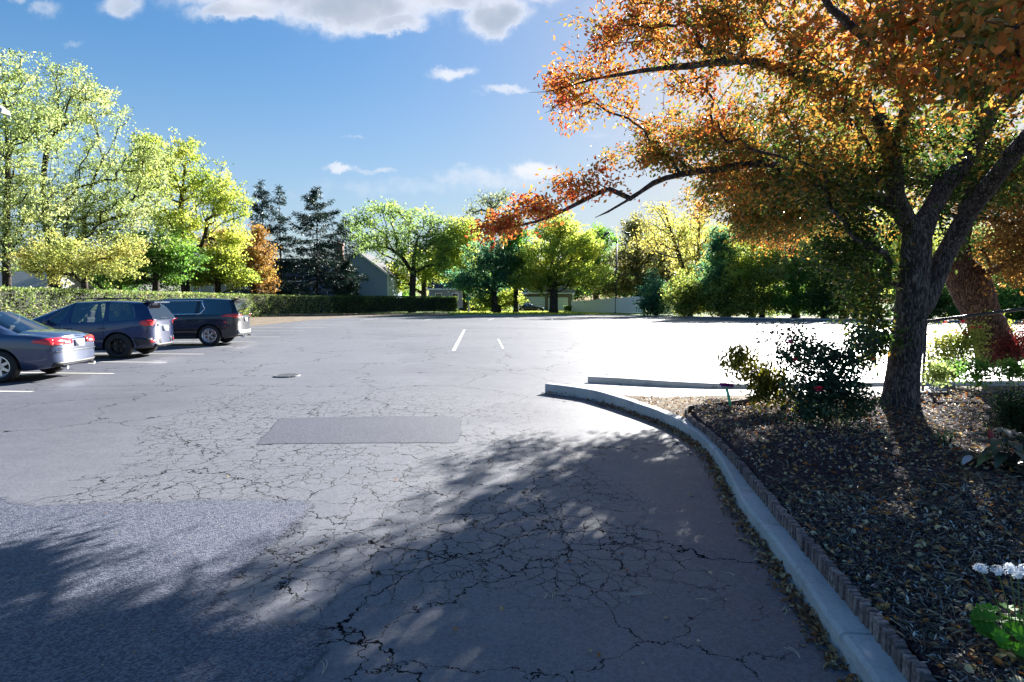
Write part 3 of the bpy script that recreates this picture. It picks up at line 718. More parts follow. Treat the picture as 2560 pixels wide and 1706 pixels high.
tree('orange_tree', 'orange autumn tree behind the hedge, left of the dark spruces', 'tree', 640, 66, [(638, 690), (630, 640)],
     [(560, 605, 60, 35), (640, 630, 45, 45), (655, 690, 38, 40), (600, 660, 50, 35), (645, 585, 22, 25)], L['orange'], 300, 28, R=.13)
tree('evergreen_backing_tree', 'dark green tree filling the gap low behind the lime green small tree', 'tree', 300, 64, [(300, 690), (300, 650)],
     [(300, 650, 80, 60), (420, 690, 100, 45), (200, 690, 80, 40)], L['dgreen'], 240, 30, R=.2)
# ---- spruces in front of the blue house
spruce('spruce_tree', 'thin dark spruce with sparse branches, leftmost of the spruces', 'tree', 664, 456, 82, 85, L['spruce'], 22, .2, .75, dens=9)
spruce('spruce_tree', 'thin dark spruce with a slender bare trunk, second of the spruces', 'tree', 706, 470, 84, 90, L['spruce'], 22, .12, .75, dens=9)
spruce('spruce_tree', 'widest dark blue-green spruce with a ragged top in front of the blue-grey house', 'tree', 795, 470, 86, 165, L['spruce'], 28, .03, .9, lean=.3, dens=12)
spruce('spruce_tree', 'dark spruce just behind the red brick chimney', 'tree', 868, 545, 102, 120, L['spruce'], 18, .3, .9, dens=10)
spruce('spruce_tree', 'small low greenish spruce at the foot of the brick chimney', 'tree', 872, 652, 88, 42, L['spruce'], 20, .03, 1.0, dens=22)
# ---- middle
tree('honey_locust_tree', 'wide spreading green tree on leaning forked trunks right of the blue-grey house', 'tree', 1030, 90, [(1032, 700), (1036, 640), (1045, 590)],
     [(965, 525, 70, 26), (1060, 545, 70, 28), (900, 555, 45, 28), (930, 600, 60, 40), (1100, 600, 50, 42), (1010, 590, 80, 40), (1020, 640, 90, 40), (1110, 660, 30, 40)], L['lgreen'], 330, 22, R=.34, bark=None)
tree('back_tree', 'bright yellow-green tree glowing behind the forked trunks, low over the hedge', 'tree', 1060, 104, [(1060, 700), (1060, 660)],
     [(1060, 670, 75, 45), (1110, 640, 40, 50), (980, 700, 35, 35)], L['limey'], 260, 28, R=.2)
tree('thin_tree', 'tall sparse grey-green tree top rising behind the red leaves of the near branch', 'tree', 1230, 108, [(1230, 600), (1232, 520)],
     [(1225, 505, 55, 26), (1180, 535, 28, 20), (1262, 490, 25, 15)], L['sparse'], 60, 12, R=.2)
tree('leafy_tree', 'rounded fresh green tree above the right end of the dark hedge', 'tree', 1165, 94, [(1165, 690), (1165, 630)],
     [(1160, 585, 60, 40), (1150, 650, 60, 50), (1190, 700, 50, 28), (1120, 610, 40, 35)], L['limey'], 330, 28, R=.2)
tree('street_tree', 'blue-green multi-stemmed tree on the grass beside the green sign', 'tree', 1238, 84, [(1236, 720), (1238, 670), (1240, 630)],
     [(1240, 640, 75, 48), (1215, 700, 75, 42), (1290, 680, 45, 45), (1160, 700, 45, 30)], L['bluegreen'], 380, 28, R=.18)
tree('shrub', 'bright low yellow-green shrub on the grass at the foot of the multi-stemmed tree', 'shrub', 1248, 86, [(1248, 770)],
     [(1215, 752, 40, 26), (1275, 748, 36, 28)], L['limey'], 110, 26, R=.06)
tree('street_tree', 'dark green narrow tree with a straight single trunk between the multi-stemmed and the glowing tree', 'tree', 1290, 85, [(1290, 720), (1292, 650)],
     [(1300, 640, 50, 48), (1285, 590, 35, 35), (1310, 690, 35, 26)], L['green'], 230, 28, R=.16)
tree('street_tree', 'bright glowing yellow-green maple with a split dark trunk in front of the white garage doors', 'tree', 1384, 82, [(1384, 730), (1380, 660), (1392, 590)],
     [(1395, 575, 65, 45), (1380, 640, 85, 55), (1455, 690, 80, 40), (1310, 700, 45, 30), (1460, 620, 50, 50), (1350, 690, 40, 40)], L['limey'], 560, 30, R=.26)
tree('green_tree', 'solid mid green tree behind the glowing maple, left of the lamp post', 'tree', 1490, 96, [(1490, 700), (1490, 640)],
     [(1490, 650, 50, 55), (1500, 600, 40, 40), (1455, 660, 50, 60)], L['green'], 260, 28, R=.2)
tree('pine_tree', 'dark brownish pine behind the twin-headed lamp post and the white fence', 'tree', 1600, 92, [(1596, 640), (1592, 560), (1590, 530)],
     [(1590, 575, 38, 45), (1570, 650, 60, 40), (1640, 640, 60, 45), (1590, 700, 90, 38), (1520, 720, 60, 22), (1660, 700, 60, 40)], L['pine'], 420, 28, R=.3)
tree('bare_tree', 'yellow half bare tree with dark leaning limbs, rising right of the lamp post', 'tree', 1722, 80, [(1712, 690), (1694, 630), (1672, 560), (1660, 520)],
     [(1650, 545, 50, 45), (1690, 600, 60, 45), (1620, 600, 45, 35), (1720, 660, 60, 35)], L['yellow'], 200, 10, R=.36)
tree('bare_tree', 'yellow half bare tree with two upright dark limbs, left edge of the near orange crown', 'tree', 1745, 84, [(1746, 640), (1748, 560), (1750, 500)],
     [(1750, 545, 45, 45), (1785, 600, 50, 40), (1745, 620, 45, 40)], L['yellow'], 150, 10, R=.24)
tree('yellow_back_tree', 'pale yellow-green sunlit tree far behind the half bare trees', 'tree', 1700, 112, [(1700, 640), (1700, 600)],
     [(1690, 590, 90, 60), (1790, 600, 60, 50), (1600, 620, 70, 50), (1720, 660, 120, 50)], L['limey'], 260, 22, R=.25)
tree('juniper_tree', 'smooth blue-green conical tree behind the thicket', 'tree', 1810, 64, [(1810, 700), (1805, 620)],
     [(1802, 610, 34, 45), (1815, 670, 62, 50), (1790, 720, 60, 40)], L['bluegreen'], 330, 34, R=.2)
for i, (px, py, rx, ry, Y, k, lab) in enumerate([
    (1640, 735, 42, 52, 67, 'bluegreen', 'dark blue-green round shrub hiding the right end of the white fence'),
    (1725, 735, 62, 52, 64, 'thicket', 'speckled yellow-green thicket shrub under the leaning bare trunk'),
    (1820, 740, 70, 50, 62, 'thicket', 'speckled thicket shrub in front of the conical blue-green tree'),
    (1905, 728, 62, 58, 61, 'thicket', 'wide thicket shrub right of the conical tree, under the hanging orange leaves'),
    (1985, 722, 60, 62, 60, 'green', 'leafy green thicket shrub behind the middle of the far verge'),
    (2060, 730, 62, 62, 59, 'dgreen', 'dark green thicket shrub left of the big trunk with dark hollows'),
    (2140, 720, 70, 70, 58, 'thicket', 'tall thicket shrub seen through the green shoots left of the big trunk'),
    (2320, 735, 90, 62, 52, 'dgreen', 'dark green shrub mass behind the big trunk and the leaning trunk'),
    (2460, 745, 90, 70, 50, 'green', 'green shrub mass right of the leaning trunk, above the handrail'),
    (2590, 740, 90, 75, 50, 'dgreen', 'green shrub mass at the right photo edge above the handrail')]):
    tree('thicket_shrub', lab, 'shrub', px, Y, [(px, py+15), (px+4, py-10)], [(px, py, rx, ry), (px-rx*.4, py+ry*.45, rx*.6, ry*.5), (px+rx*.4, py+ry*.4, rx*.6, ry*.55), (px, py+ry*.72, rx*.95, ry*.32)], L[k],
         int(rx*3.0), 28, R=.10, group='thicket shrubs along the far right verge', df=.6)
for i, (px, py, rx, ry, Y, k, lab) in enumerate([
    (1880, 640, 80, 80, 62, 'limey', 'tall yellow-green tree right behind the conical blue-green tree'),
    (1990, 620, 90, 90, 61, 'lime', 'tall pale speckled tree behind the hanging orange leaves'),
    (2110, 620, 100, 100, 60, 'dgreen', 'tall dark tree behind the green side of the near crown'),
    (2250, 600, 100, 110, 60, 'limey', 'tall yellow-green tree behind the fork of the big trunk'),
    (2430, 610, 90, 60, 60, 'lime', 'pale sunlit pine-like tree beyond the leaning trunk'),
    (2560, 640, 90, 70, 60, 'lime', 'pale sunlit tree at the right photo edge beyond the leaning trunk')]):
    tree('tall_back_tree', lab, 'tree', px, Y, [(px, 700), (px, py)], [(px, py, rx, ry), (px-rx*.4, py+ry*.6, rx*.6, ry*.5), (px+rx*.5, py+ry*.5, rx*.6, ry*.55)], L[k], int(rx*4.4), 26, R=.26, group='tall trees behind the right thicket')
# far line of woods closing the view
for i, (px, top, w, Y, k) in enumerate([(-120, 640, 90, 120, 'green'), (60, 650, 90, 118, 'dgreen'), (230, 660, 80, 125, 'green'), (760, 690, 70, 135, 'dgreen'), (950, 690, 60, 140, 'green'), (1120, 690, 60, 140, 'limey'),
                               (1260, 690, 60, 140, 'green'), (1420, 680, 70, 140, 'dgreen'), (1560, 670, 80, 136, 'dgreen'), (1700, 670, 80, 134, 'green'), (1860, 650, 90, 130, 'dgreen'), (2050, 640, 90, 125, 'green'), (2250, 640, 100, 120, 'dgreen'), (2450, 650, 100, 110, 'green'), (2680, 640, 120, 100, 'dgreen')]):
    tree('woodland_tree', 'distant dim tree of the woods closing the view behind the houses and nearer trees', 'tree', px, Y, [(px, 740), (px, top+40)], [(px, (top+750)/2, w, (750-top)/2), (px+30, 725, w, 30)], L[k], 110, 26, R=.3,
         group='distant woodland trees', lsize=.55, spread=1.6)
# ---- hedges
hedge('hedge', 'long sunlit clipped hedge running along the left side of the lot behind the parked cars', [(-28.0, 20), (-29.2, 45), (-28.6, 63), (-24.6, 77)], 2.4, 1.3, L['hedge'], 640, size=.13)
hedge('hedge', 'dark shaded clipped hedge across the far lot edge before the blue-grey house', [(-24.2, 77.6), (-8.2, 85.5)], 2.4, 1.4, L['dgreen'], 900, size=.15)  # same hedge past the bend; darker leaves put its shade into the colour
# ================================================================== BUILDINGS, FENCE, POSTS
def siding_mat(name, a, b, pitch=.14):
    m, g = newmat(name); co = g.n('ShaderNodeTexCoord').outputs['Object']; z = g.n('ShaderNodeSeparateXYZ', {0: co}).outputs[2]
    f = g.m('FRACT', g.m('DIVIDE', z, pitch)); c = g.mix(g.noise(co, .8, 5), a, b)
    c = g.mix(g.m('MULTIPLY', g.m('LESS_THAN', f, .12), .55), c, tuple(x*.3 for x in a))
    fin(g, pbr(g, col=c, rough=.7, norm=g.n('ShaderNodeBump', {'Strength': .6, 'Distance': .02, 'Height': f}).outputs[0])); return m
def shingle_mat(name, a, b):
    m, g = newmat(name); co = g.n('ShaderNodeTexCoord').outputs['Object']
    v = g.n('ShaderNodeTexBrick', {'Vector': co, 'Scale': 3.0, 'Color1': a+(1,), 'Color2': b+(1,), 'Mortar': (.01, .01, .01, 1)}).outputs[0]
    fin(g, pbr(g, col=g.mix(g.m('MULTIPLY', g.noise(co, 3, 5), .5), v, a), rough=.9)); return m
def brick_mat(name, a, b, mort, sc=4.5):
    m, g = newmat(name); co = g.n('ShaderNodeTexCoord').outputs['Object']
    s3 = g.n('ShaderNodeSeparateXYZ', {0: co}); v2 = g.n('ShaderNodeCombineXYZ', {0: g.m('ADD', s3.outputs[0], s3.outputs[1]), 1: s3.outputs[2]}).outputs[0]
    v = g.n('ShaderNodeTexBrick', {'Vector': v2, 'Scale': sc, 'Color1': a+(1,), 'Color2': b+(1,), 'Mortar': mort+(1,), 'Mortar Size': .03}).outputs[0]
    fin(g, pbr(g, col=v, rough=.9)); return m
M['siding'] = siding_mat('blue_grey_siding', (.20, .27, .42), (.25, .32, .47))
M['siding_tan'] = siding_mat('tan_siding', (.34, .28, .23), (.42, .35, .29))
M['siding_white'] = siding_mat('white_siding', (.55, .56, .58), (.66, .67, .68))
M['roof'] = shingle_mat('dark_shingles', (.035, .035, .045), (.07, .07, .08))
M['roof_l'] = shingle_mat('pale_shingles', (.42, .40, .38), (.52, .50, .47))
M['chimney'] = brick_mat('red_brick', (.17, .075, .055), (.24, .11, .08), (.18, .16, .15))
def gable_block(root, x0, x1, y0, y1, eave, peak, axis, wall, roof, over=.35, trim=True):
    """axis 'X': ridge along X; 'Y': ridge along Y"""
    mb = MB()
    if axis == 'Y':
        xm = (x0+x1)/2; v = [(x0, y0, 0), (x1, y0, 0), (x1, y0, eave), (xm, y0, peak), (x0, y0, eave), (x0, y1, 0), (x1, y1, 0), (x1, y1, eave), (xm, y1, peak), (x0, y1, eave)]
    else:
        ym = (y0+y1)/2; v = [(x0, y0, 0), (x0, y1, 0), (x0, y1, eave), (x0, ym, peak), (x0, y0, eave), (x1, y0, 0), (x1, y1, 0), (x1, y1, eave), (x1, ym, peak), (x1, y0, eave)]
    mb.add(v, [(0, 1, 2, 3, 4), (5, 9, 8, 7, 6), (0, 4, 9, 5), (1, 6, 7, 2)])
    mb.obj('wall', wall, root)
    mb = MB(); t = .14
    if axis == 'Y':
        sl_ = (peak-eave)/((x1-x0)/2)
        for s in (-1, 1):
            xe = xm+s*((x1-x0)/2+over); ze = eave-over*sl_
            q = [(xm, y0-over, peak+.02), (xe, y0-over, ze+.02), (xe, y1+over, ze+.02), (xm, y1+over, peak+.02)]
            mb.add(q+[(a, b, c+t) for a, b, c in q], [(0, 1, 2, 3), (7, 6, 5, 4), (0, 4, 5, 1), (1, 5, 6, 2), (2, 6, 7, 3), (3, 7, 4, 0)])
    else:
        sl_ = (peak-eave)/((y1-y0)/2)
        for s in (-1, 1):
            ye = ym+s*((y1-y0)/2+over); ze = eave-over*sl_
            q = [(x0-over, ym, peak+.02), (x0-over, ye, ze+.02), (x1+over, ye, ze+.02), (x1+over, ym, peak+.02)]
            mb.add(q+[(a, b, c+t) for a, b, c in q], [(0, 1, 2, 3), (7, 6, 5, 4), (0, 4, 5, 1), (1, 5, 6, 2), (2, 6, 7, 3), (3, 7, 4, 0)])
    ro = mb.obj('roof', roof, root)
    if trim:
        mb = MB()
        if axis == 'Y':
            for s in (-1, 1):
                xe = xm+s*((x1-x0)/2+over); ze = eave-over*sl_
                q = [(xm, y0-over-.03, peak-.12), (xe, y0-over-.03, ze-.12), (xe, y0-over-.03, ze+.1), (xm, y0-over-.03, peak+.1)]
                mb.add(q+[(a, b+.028, c) for a, b, c in q], [(0, 1, 2, 3), (7, 6, 5, 4), (0, 4, 5, 1), (1, 5, 6, 2), (2, 6, 7, 3), (3, 7, 4, 0)])
            for x in (x0-.01, x1+.01): mb.box((x, y0-.01, eave/2), (.07, .05, eave/2))
        else:
            mb.box(((x0+x1)/2, y0-over-.03, eave-over*sl_+.02), ((x1-x0)/2+over, .03, .1))
            for x in (x0, x1): mb.box((x, y0-.01, eave/2), (.07, .05, eave/2))
        mb.obj('fascia', M['white'], root)
    return ro
def window(root, x, z, w, h, y, frame=None, name='window'):
    mb = MB()
    for sx in (-1, 1): mb.box((x+sx*w/2, y-.03, z), (.05, .04, h/2+.05))
    for sz in (-1, 1): mb.box((x, y-.032, z+sz*h/2), (w/2+.05, .04, .05))
    mb.box((x, y-.025, z), (w/2, .02, .025))
    f = mb.obj(name, frame or M['white'], root)
    mb = MB(); mb.box((x, y-.005, z), (w/2-.04, .008, h/2-.04)); mb.obj('pane', M['glassdark'], f)
# blue-grey house
r = empty('blue_house', (0, 0, 0)); tag(r, 'blue-grey clapboard house with a white-trimmed gable and red brick chimney behind the dark hedge', 'house')
gable_block(r, -30.3, -20.4, 95, 107, 6.2, 9.9, 'Y', M['siding'], M['roof'])
ro = gable_block(r, -42, -30.35, 96, 104, 5.4, 9.0, 'X', M['siding'], M['roof'])
for x, z, w, h in ((-40, 3.9, 1.1, 1.3), (-37.6, 3.9, 1.1, 1.3), (-35, 3.9, 1.0, 1.3), (-32.6, 3.9, 1.0, 1.3), (-37.5, 1.6, 1.3, 1.2), (-34, 1.6, 1.3, 1.2)): window(r, x, z, w, h, 96)
mb = MB(); mb.box((-28.1, 94.6, 4.4), (.75, .38, 4.4)); mb.box((-28.1, 94.6, 9.7), (.62, .36, 1.3)); mb.box((-28.1, 94.6, 10.95), (.78, .46, .10)); mb.box((-28.1, 94.6, 11.1), (.70, .40, .06))
ch = mb.obj('chimney', M['chimney'], r, bevel=.01)
mb = MB(); mb.lathe([(.16, 11.1), (.16, 11.6), (.12, 11.6), (.12, 11.1)], c=(-28.1, 94.6, 0), k=12); mb.obj('flue', simple('clay_flue', (.2, .1, .07), .8), ch)
# tan house half hidden by the orange tree
r = empty('tan_house'); tag(r, 'pale tan house half hidden behind the orange tree and the thin spruces', 'house')
gable_block(r, -50, -39.5, 88, 98, 5.6, 8.3, 'X', M['siding_tan'], M['roof'])
for x in (-48, -45, -42): window(r, x, 3.9, 1.1, 1.3, 88)
r = empty('pale_roofed_house'); tag(r, 'low house with a pale roof peeking over the sunlit hedge at the far left', 'house')
gable_block(r, -48, -41, 50, 57, 2.5, 4.3, 'X', M['siding_white'], M['roof_l'])
window(r, -44.5, 1.5, 1.2, 1.0, 50)
# dark roofed house behind the forked tree
r = empty('dark_roofed_house'); tag(r, 'grey house with a dark hipped roof, behind the trunks of the spreading tree', 'house')
gable_block(r, -17.5, -6, 122, 132, 4.6, 8.0, 'X', simple('grey_stucco', (.16, .16, .17), .8), M['roof'])
for x in (-15.5, -12, -8.5): window(r, x, 2.8, 1.3, 1.4, 122)
# garage house
def garage_door(root, x, y, w, h):
    mb = MB(); n = 4
    for i in range(n): mb.box((x, y-.04, h*(i+.5)/n), (w/2, .03, h/n/2-.012))
    d_ = mb.obj('garage_door', M['white'], root, bevel=.006)
    mb = MB()
    for s in (-1, 1): mb.box((x+s*(w/2+.09), y-.03, h/2+.05), (.08, .05, h/2+.05))
    mb.box((x, y-.03, h+.1), (w/2+.01, .05, .09)); mb.obj('door_frame', M['white'], root)
r = empty('garage_house'); tag(r, 'brown brick house with two white garage doors, behind the street trees', 'house')
tanb = brick_mat('brown_brick', (.16, .11, .09), (.22, .16, .13), (.2, .18, .17))
gable_block(r, 1.4, 11.0, 104, 116, 3.4, 6.6, 'X', tanb, M['roof'])
garage_door(r, 4.0, 104, 3.5, 2.4); garage_door(r, 8.3, 104, 3.2, 2.3)
mb = MB(); mb.box((1.5, 103.0, 1.5), (.09, .09, 1.5)); mb.box((1.9, 103.0, 1.5), (.05, .05, 1.5)); mb.box((2.0, 103.2, 3.06), (.9, .5, .06)); mb.obj('porch', M['white'], r)
r = empty('white_garage'); tag(r, 'white garage with a single panelled door just right of the green sign', 'garage')
gable_block(r, -8.6, -3.6, 108, 116, 2.9, 5.4, 'Y', M['siding_white'], M['roof']); garage_door(r, -5.6, 108, 2.7, 2.3)
# white fence of vertical boards
fa = P(1429, 700, 98); fb = P(1606, 700, 72); a = Vector((fa.x, 98, 0)); b = Vector((fb.x, 72, 0)); d = b-a; n = 9
fr = empty('white_fence', a, math.atan2(d.y, d.x)); tag(fr, 'pale solid board fence on the far grass, behind the twin-headed lamp post', 'fence')
Lf = d.length
for i in range(n):
    mb = MB(); w = Lf/n
    for k in range(18): mb.box((w*i+w*(k+.5)/18, 0, .92+.045*i), (w/36-.006, .012+.004*(k % 2), .9+.02*i))
    mb.box((w*i+w/2, .03, .5), (w/2, .02, .05)); mb.box((w*i+w/2, .03, 1.5), (w/2, .02, .05))
    mb.obj('panel', M['white'], fr)
for i in range(n+1):
    mb = MB(); mb.box((Lf*i/n, .06, .98+.04*i), (.06, .06, .98+.02*i)); mb.obj('post', M['white'], fr)
# twin-headed lot lamp
def floodlight(parent, c, az, s=1.0, name='floodlight'):
    mb = MB(); mt = Matrix.Translation(c) @ Matrix.Rotation(az, 4, 'Z') @ Matrix.Rotation(math.radians(38), 4, 'Y')
    mb.box((0, 0, 0), (.30*s, .22*s, .07*s), mt); mb.box((0, 0, .09*s), (.2*s, .15*s, .04*s), mt); mb.box((-.02, 0, .15*s), (.10*s, .08*s, .04*s), mt)
    o = mb.obj(name, M['dark'], parent, bevel=.02)
    mb = MB(); mb.box((0, 0, -.078*s), (.27*s, .19*s, .008), mt); mb.obj('lens', simple('lamp_lens', (.55, .57, .58), .2), o)
r = empty('lot_lamp', (14.4, 80, 0)); tag(r, 'dark twin-headed lamp post in front of the white fence', 'lamp post')
mb = MB(); mb.tube([(0, 0, 0), (0, 0, 10.0)], [.13, .10], 10); mb.lathe([(.22, 0), (.22, .25), (.12, .3)], k=12); mb.obj('pole', M['dark'], r, True)
mb = MB(); mb.tube([(-1.15, 0, 10.7), (-1.0, 0, 10.15), (-.5, 0, 9.95), (0, 0, 9.95), (.5, 0, 9.95), (1.0, 0, 10.15), (1.15, 0, 10.7)], .05, 8); mb.obj('bracket', M['dark'], r, True)
floodlight(r, Vector((-1.45, 0, 10.9)), PI, 1.5); floodlight(r, Vector((1.45, 0, 10.9)), 0, 1.5)
# floodlight at left edge
hp = P(2, 276, 30); r = empty('lot_lamp', (hp.x-1.9, 30, 0)); tag(r, 'grey lamp head poking in at the left photo edge before the tall trees', 'lamp post')
mb = MB(); mb.tube([(0, 0, 0), (0, 0, hp.z+.15)], [.12, .08], 10); mb.obj('pole', simple('grey_metal', (.25, .26, .28), .4, metal=.3), r, True)
mb = MB(); mb.tube([(0, 0, hp.z), (1.55, 0, hp.z+.08)], .035, 8); mb.obj('arm', M['dark'], r, True)
mt = Matrix.Translation((1.95, 0, hp.z+.02)) @ Matrix.Rotation(math.radians(-14), 4, 'Z') @ Matrix.Rotation(math.radians(28), 4, 'Y')
mb = MB(); mb.add([mt @ Vector(v) for v in [(-.42, -.25, -.06), (.36, -.25, -.10), (.36, .25, -.10), (-.42, .25, -.06), (-.34, -.2, .16), (.22, -.16, .10), (.22, .16, .10), (-.34, .2, .16)]],
                  [(3, 2, 1, 0), (4, 5, 6, 7), (0, 1, 5, 4), (1, 2, 6, 5), (2, 3, 7, 6), (3, 0, 4, 7)])
h_ = mb.obj('lamp_head', simple('lamp_grey', (.33, .34, .36), .4), r, bevel=.02)
# green sign on a white post
sx_ = P(1171, 745, 86); r = empty('green_sign', (sx_.x, 86, 0)); tag(r, 'small green sign on a pale post by the right end of the dark hedge', 'sign')
mb = MB(); mb.box((0, 0, .95), (.09, .05, .95)); mb.obj('post', simple('pale_wood', (.5, .45, .36), .8), r, bevel=.01)
mb = MB(); mb.box((0, -.07, 2.15), (.38, .02, .27)); mb.obj('panel', simple('sign_green', (.03, .28, .17), .5), r, bevel=.01)
# low trimmed hedge with a timber rail, next to the fence
hedge('low_hedge', 'short dark trimmed hedge left of the white fence', [(8.6, 96.5), (10.0, 96.5)], 1.0, .9, L['dgreen'], 700, size=.15)
# ================================================================== THE NEAR CRABAPPLE TREE
tb = Vector((5.36, 7.9, 0.2))
root = empty('crabapple_tree', tb); tag(root, 'big orange-leaved tree with a grey forked trunk rising from the mulch bed', 'tree')
def q(px, py, Y): return P(px, py, Y)-tb
sk = Skel()
sk.limb([Vector((0, 0, -.1)), q(2258, 930, 7.9), q(2272, 820, 7.9), q(2282, 720, 7.9), q(2290, 640, 7.9), q(2292, 590, 7.9)], .21, .18, step=.12)
n_tr = len(sk.p)
sk.limb([q(2292, 590, 7.9), q(2262, 545, 7.85), q(2240, 490, 7.8), q(2232, 400, 7.6), q(2200, 300, 7.3), q(2120, 215, 7.0), q(1990, 180, 7.0), q(1865, 152, 7.4), q(1720, 165, 7.9), q(1633, 174, 8.3), q(1480, 200, 8.8), q(1370, 230, 9.2)], .12, .006, step=.2)
sk.limb([q(2292, 590, 7.9), q(2325, 530, 7.95), q(2360, 470, 8.0), q(2414, 404, 8.0), q(2480, 290, 7.8), q(2560, 215, 7.4), q(2720, 60, 7.0)], .13, .05, step=.2)
sk.limb([q(2300, 800, 7.95), q(2335, 700, 8.0), q(2378, 610, 7.9), q(2430, 520, 7.6), q(2500, 430, 7.2), q(2580, 330, 6.8), q(2800, 120, 6.4)], .138, .065, step=.2)
sk.limb([q(2262, 545, 7.85), q(2200, 500, 8.1), q(2125, 474, 8.4), q(2009, 452, 8.8), q(1922, 408, 9.1), q(1836, 417, 9.2), q(1737, 431, 9.3), q(1633, 457, 9.1), q(1576, 497, 8.8), q(1524, 472, 8.7), q(1448, 508, 8.6), q(1339, 556, 8.5), q(1215, 580, 8.4)], .085, .012, step=.2)
sk.limb([q(1576, 497, 8.8), q(1520, 530, 8.8), q(1488, 544, 8.8)], .022, .008, step=.2)
sk.limb([q(2240, 470, 7.8), q(2230, 380, 7.2), q(2269, 240, 6.4), q(2183, 120, 5.4), q(2080, 20, 4.6), q(1990, -120, 4.2)], .07, .02, step=.2)
sk.limb([q(2430, 380, 8.0), q(2450, 250, 7.0), q(2440, 100, 5.4), q(2400, -60, 4.0), q(2300, -300, 3.2)], .08, .02, step=.2)
sk.limb([q(2480, 290, 7.8), q(2420, 100, 8.6), q(2300, -60, 9.6)], .07, .02, step=.2)
sk.limb([q(2360, 470, 8.0), q(2300, 430, 9.2), q(2200, 440, 10.6), q(2100, 490, 11.8), q(2000, 550, 12.3)], .075, .015, step=.2)
sk.limb([q(1865, 152, 7.4), q(1840, 60, 8.2), q(1760, -60, 9.0)], .05, .015, step=.2)
# lobes: px, py, rx, ry, Y, depth radius (m), density weight, ripeness
LB = [
 (1405, 220, 80, 75, 9.1, .6, 7, .88), (1500, 165, 100, 80, 8.8, 1.0, 9, .85), (1640, 100, 120, 90, 8.5, 1.2, 11, .80), (1560, 40, 90, 50, 8.6, 1.0, 6, .8),
 (1420, 300, 70, 50, 9.2, .5, 1.6, .85), (1560, 275, 90, 50, 9.0, .6, 1.8, .8), (1790, 100, 130, 90, 7.6, 1.1, 12, .72), (1840, 20, 160, 60, 7.4, 1.2, 10, .7),
 (1700, 250, 70, 50, 8.5, .6, 2.0, .8), (1790, 300, 90, 60, 8.3, .8, 2.5, .75), (1650, 400, 80, 48, 9.3, .6, 6, .66), (1620, 350, 50, 40, 9.3, .5, 2.5, .7),
 (1760, 370, 90, 60, 9.2, .8, 6, .55), (1860, 350, 100, 70, 9.0, 1.0, 8, .5), (1800, 465, 90, 45, 9.2, .7, 5, .62), (1920, 470, 100, 60, 9.0, 1.0, 8, .52),
 (1260, 560, 52, 34, 8.4, .4, 5.5, .97), (1340, 520, 62, 34, 8.5, .4, 5.5, .96), (1420, 470, 60, 42, 8.6, .45, 4.0, .92), (1215, 580, 24, 22, 8.4, .3, 1.2, .98), (1500, 440, 50, 40, 8.7, .4, 1.4, .85),
 (1880, 560, 80, 50, 11.9, .9, 6, .60), (1960, 600, 90, 55, 12.4, .9, 7, .66), (2070, 570, 100, 70, 12.8, 1.1, 11, .6), (1900, 600, 50, 30, 12.0, .6, 2, .7), (2180, 560, 90, 70, 13.0, 1.2, 9, .5),
 (1980, 100, 130, 110, 6.6, 1.1, 12, .66), (2010, 230, 110, 80, 7.0, 1.0, 9, .62), (2060, 340, 130, 90, 7.6, 1.1, 10, .45), (2060, 450, 110, 70, 8.3, 1.0, 8, .36),
 (2140, 60, 130, 110, 5.4, 1.0, 10, .74), (2170, 200, 120, 90, 6.0, .9, 8, .68), (2300, 60, 130, 110, 4.5, .7, 8, .74), (2330, 200, 120, 90, 4.9, .6, 6, .68),
 (2460, 60, 110, 110, 3.7, .5, 6, .74), (2480, 200, 100, 80, 4.2, .5, 4.5, .66), (2560, 120, 80, 120, 3.3, .4, 3.2, .74), (2540, 20, 80, 70, 2.9, .35, 2.6, .76),
 (2230, 330, 120, 70, 6.8, .9, 7, .50), (2360, 330, 110, 80, 7.0, .9, 7, .30), (2170, 430, 90, 70, 7.6, .8, 6, .22), (2130, 520, 90, 70, 8.0, .8, 6, .14), (2090, 640, 75, 80, 8.4, .7, 9, .16),
 (2180, 620, 60, 90, 8.1, .5, 6, .10), (2150, 740, 62, 90, 7.9, .4, 10, .14), (2185, 850, 48, 80, 7.6, .25, 7, .18), (2170, 900, 30, 40, 7.9, .2, 1.0, .5),
 (2330, 440, 80, 70, 8.3, .8, 5, .12), (2440, 480, 90, 80, 8.6, .8, 6, .12), (2520, 400, 90, 80, 8.2, .8, 6, .3), (2370, 600, 40, 70, 8.5, .4, 2, .15), (2340, 560, 30, 40, 8.1, .2, 1, .15)]
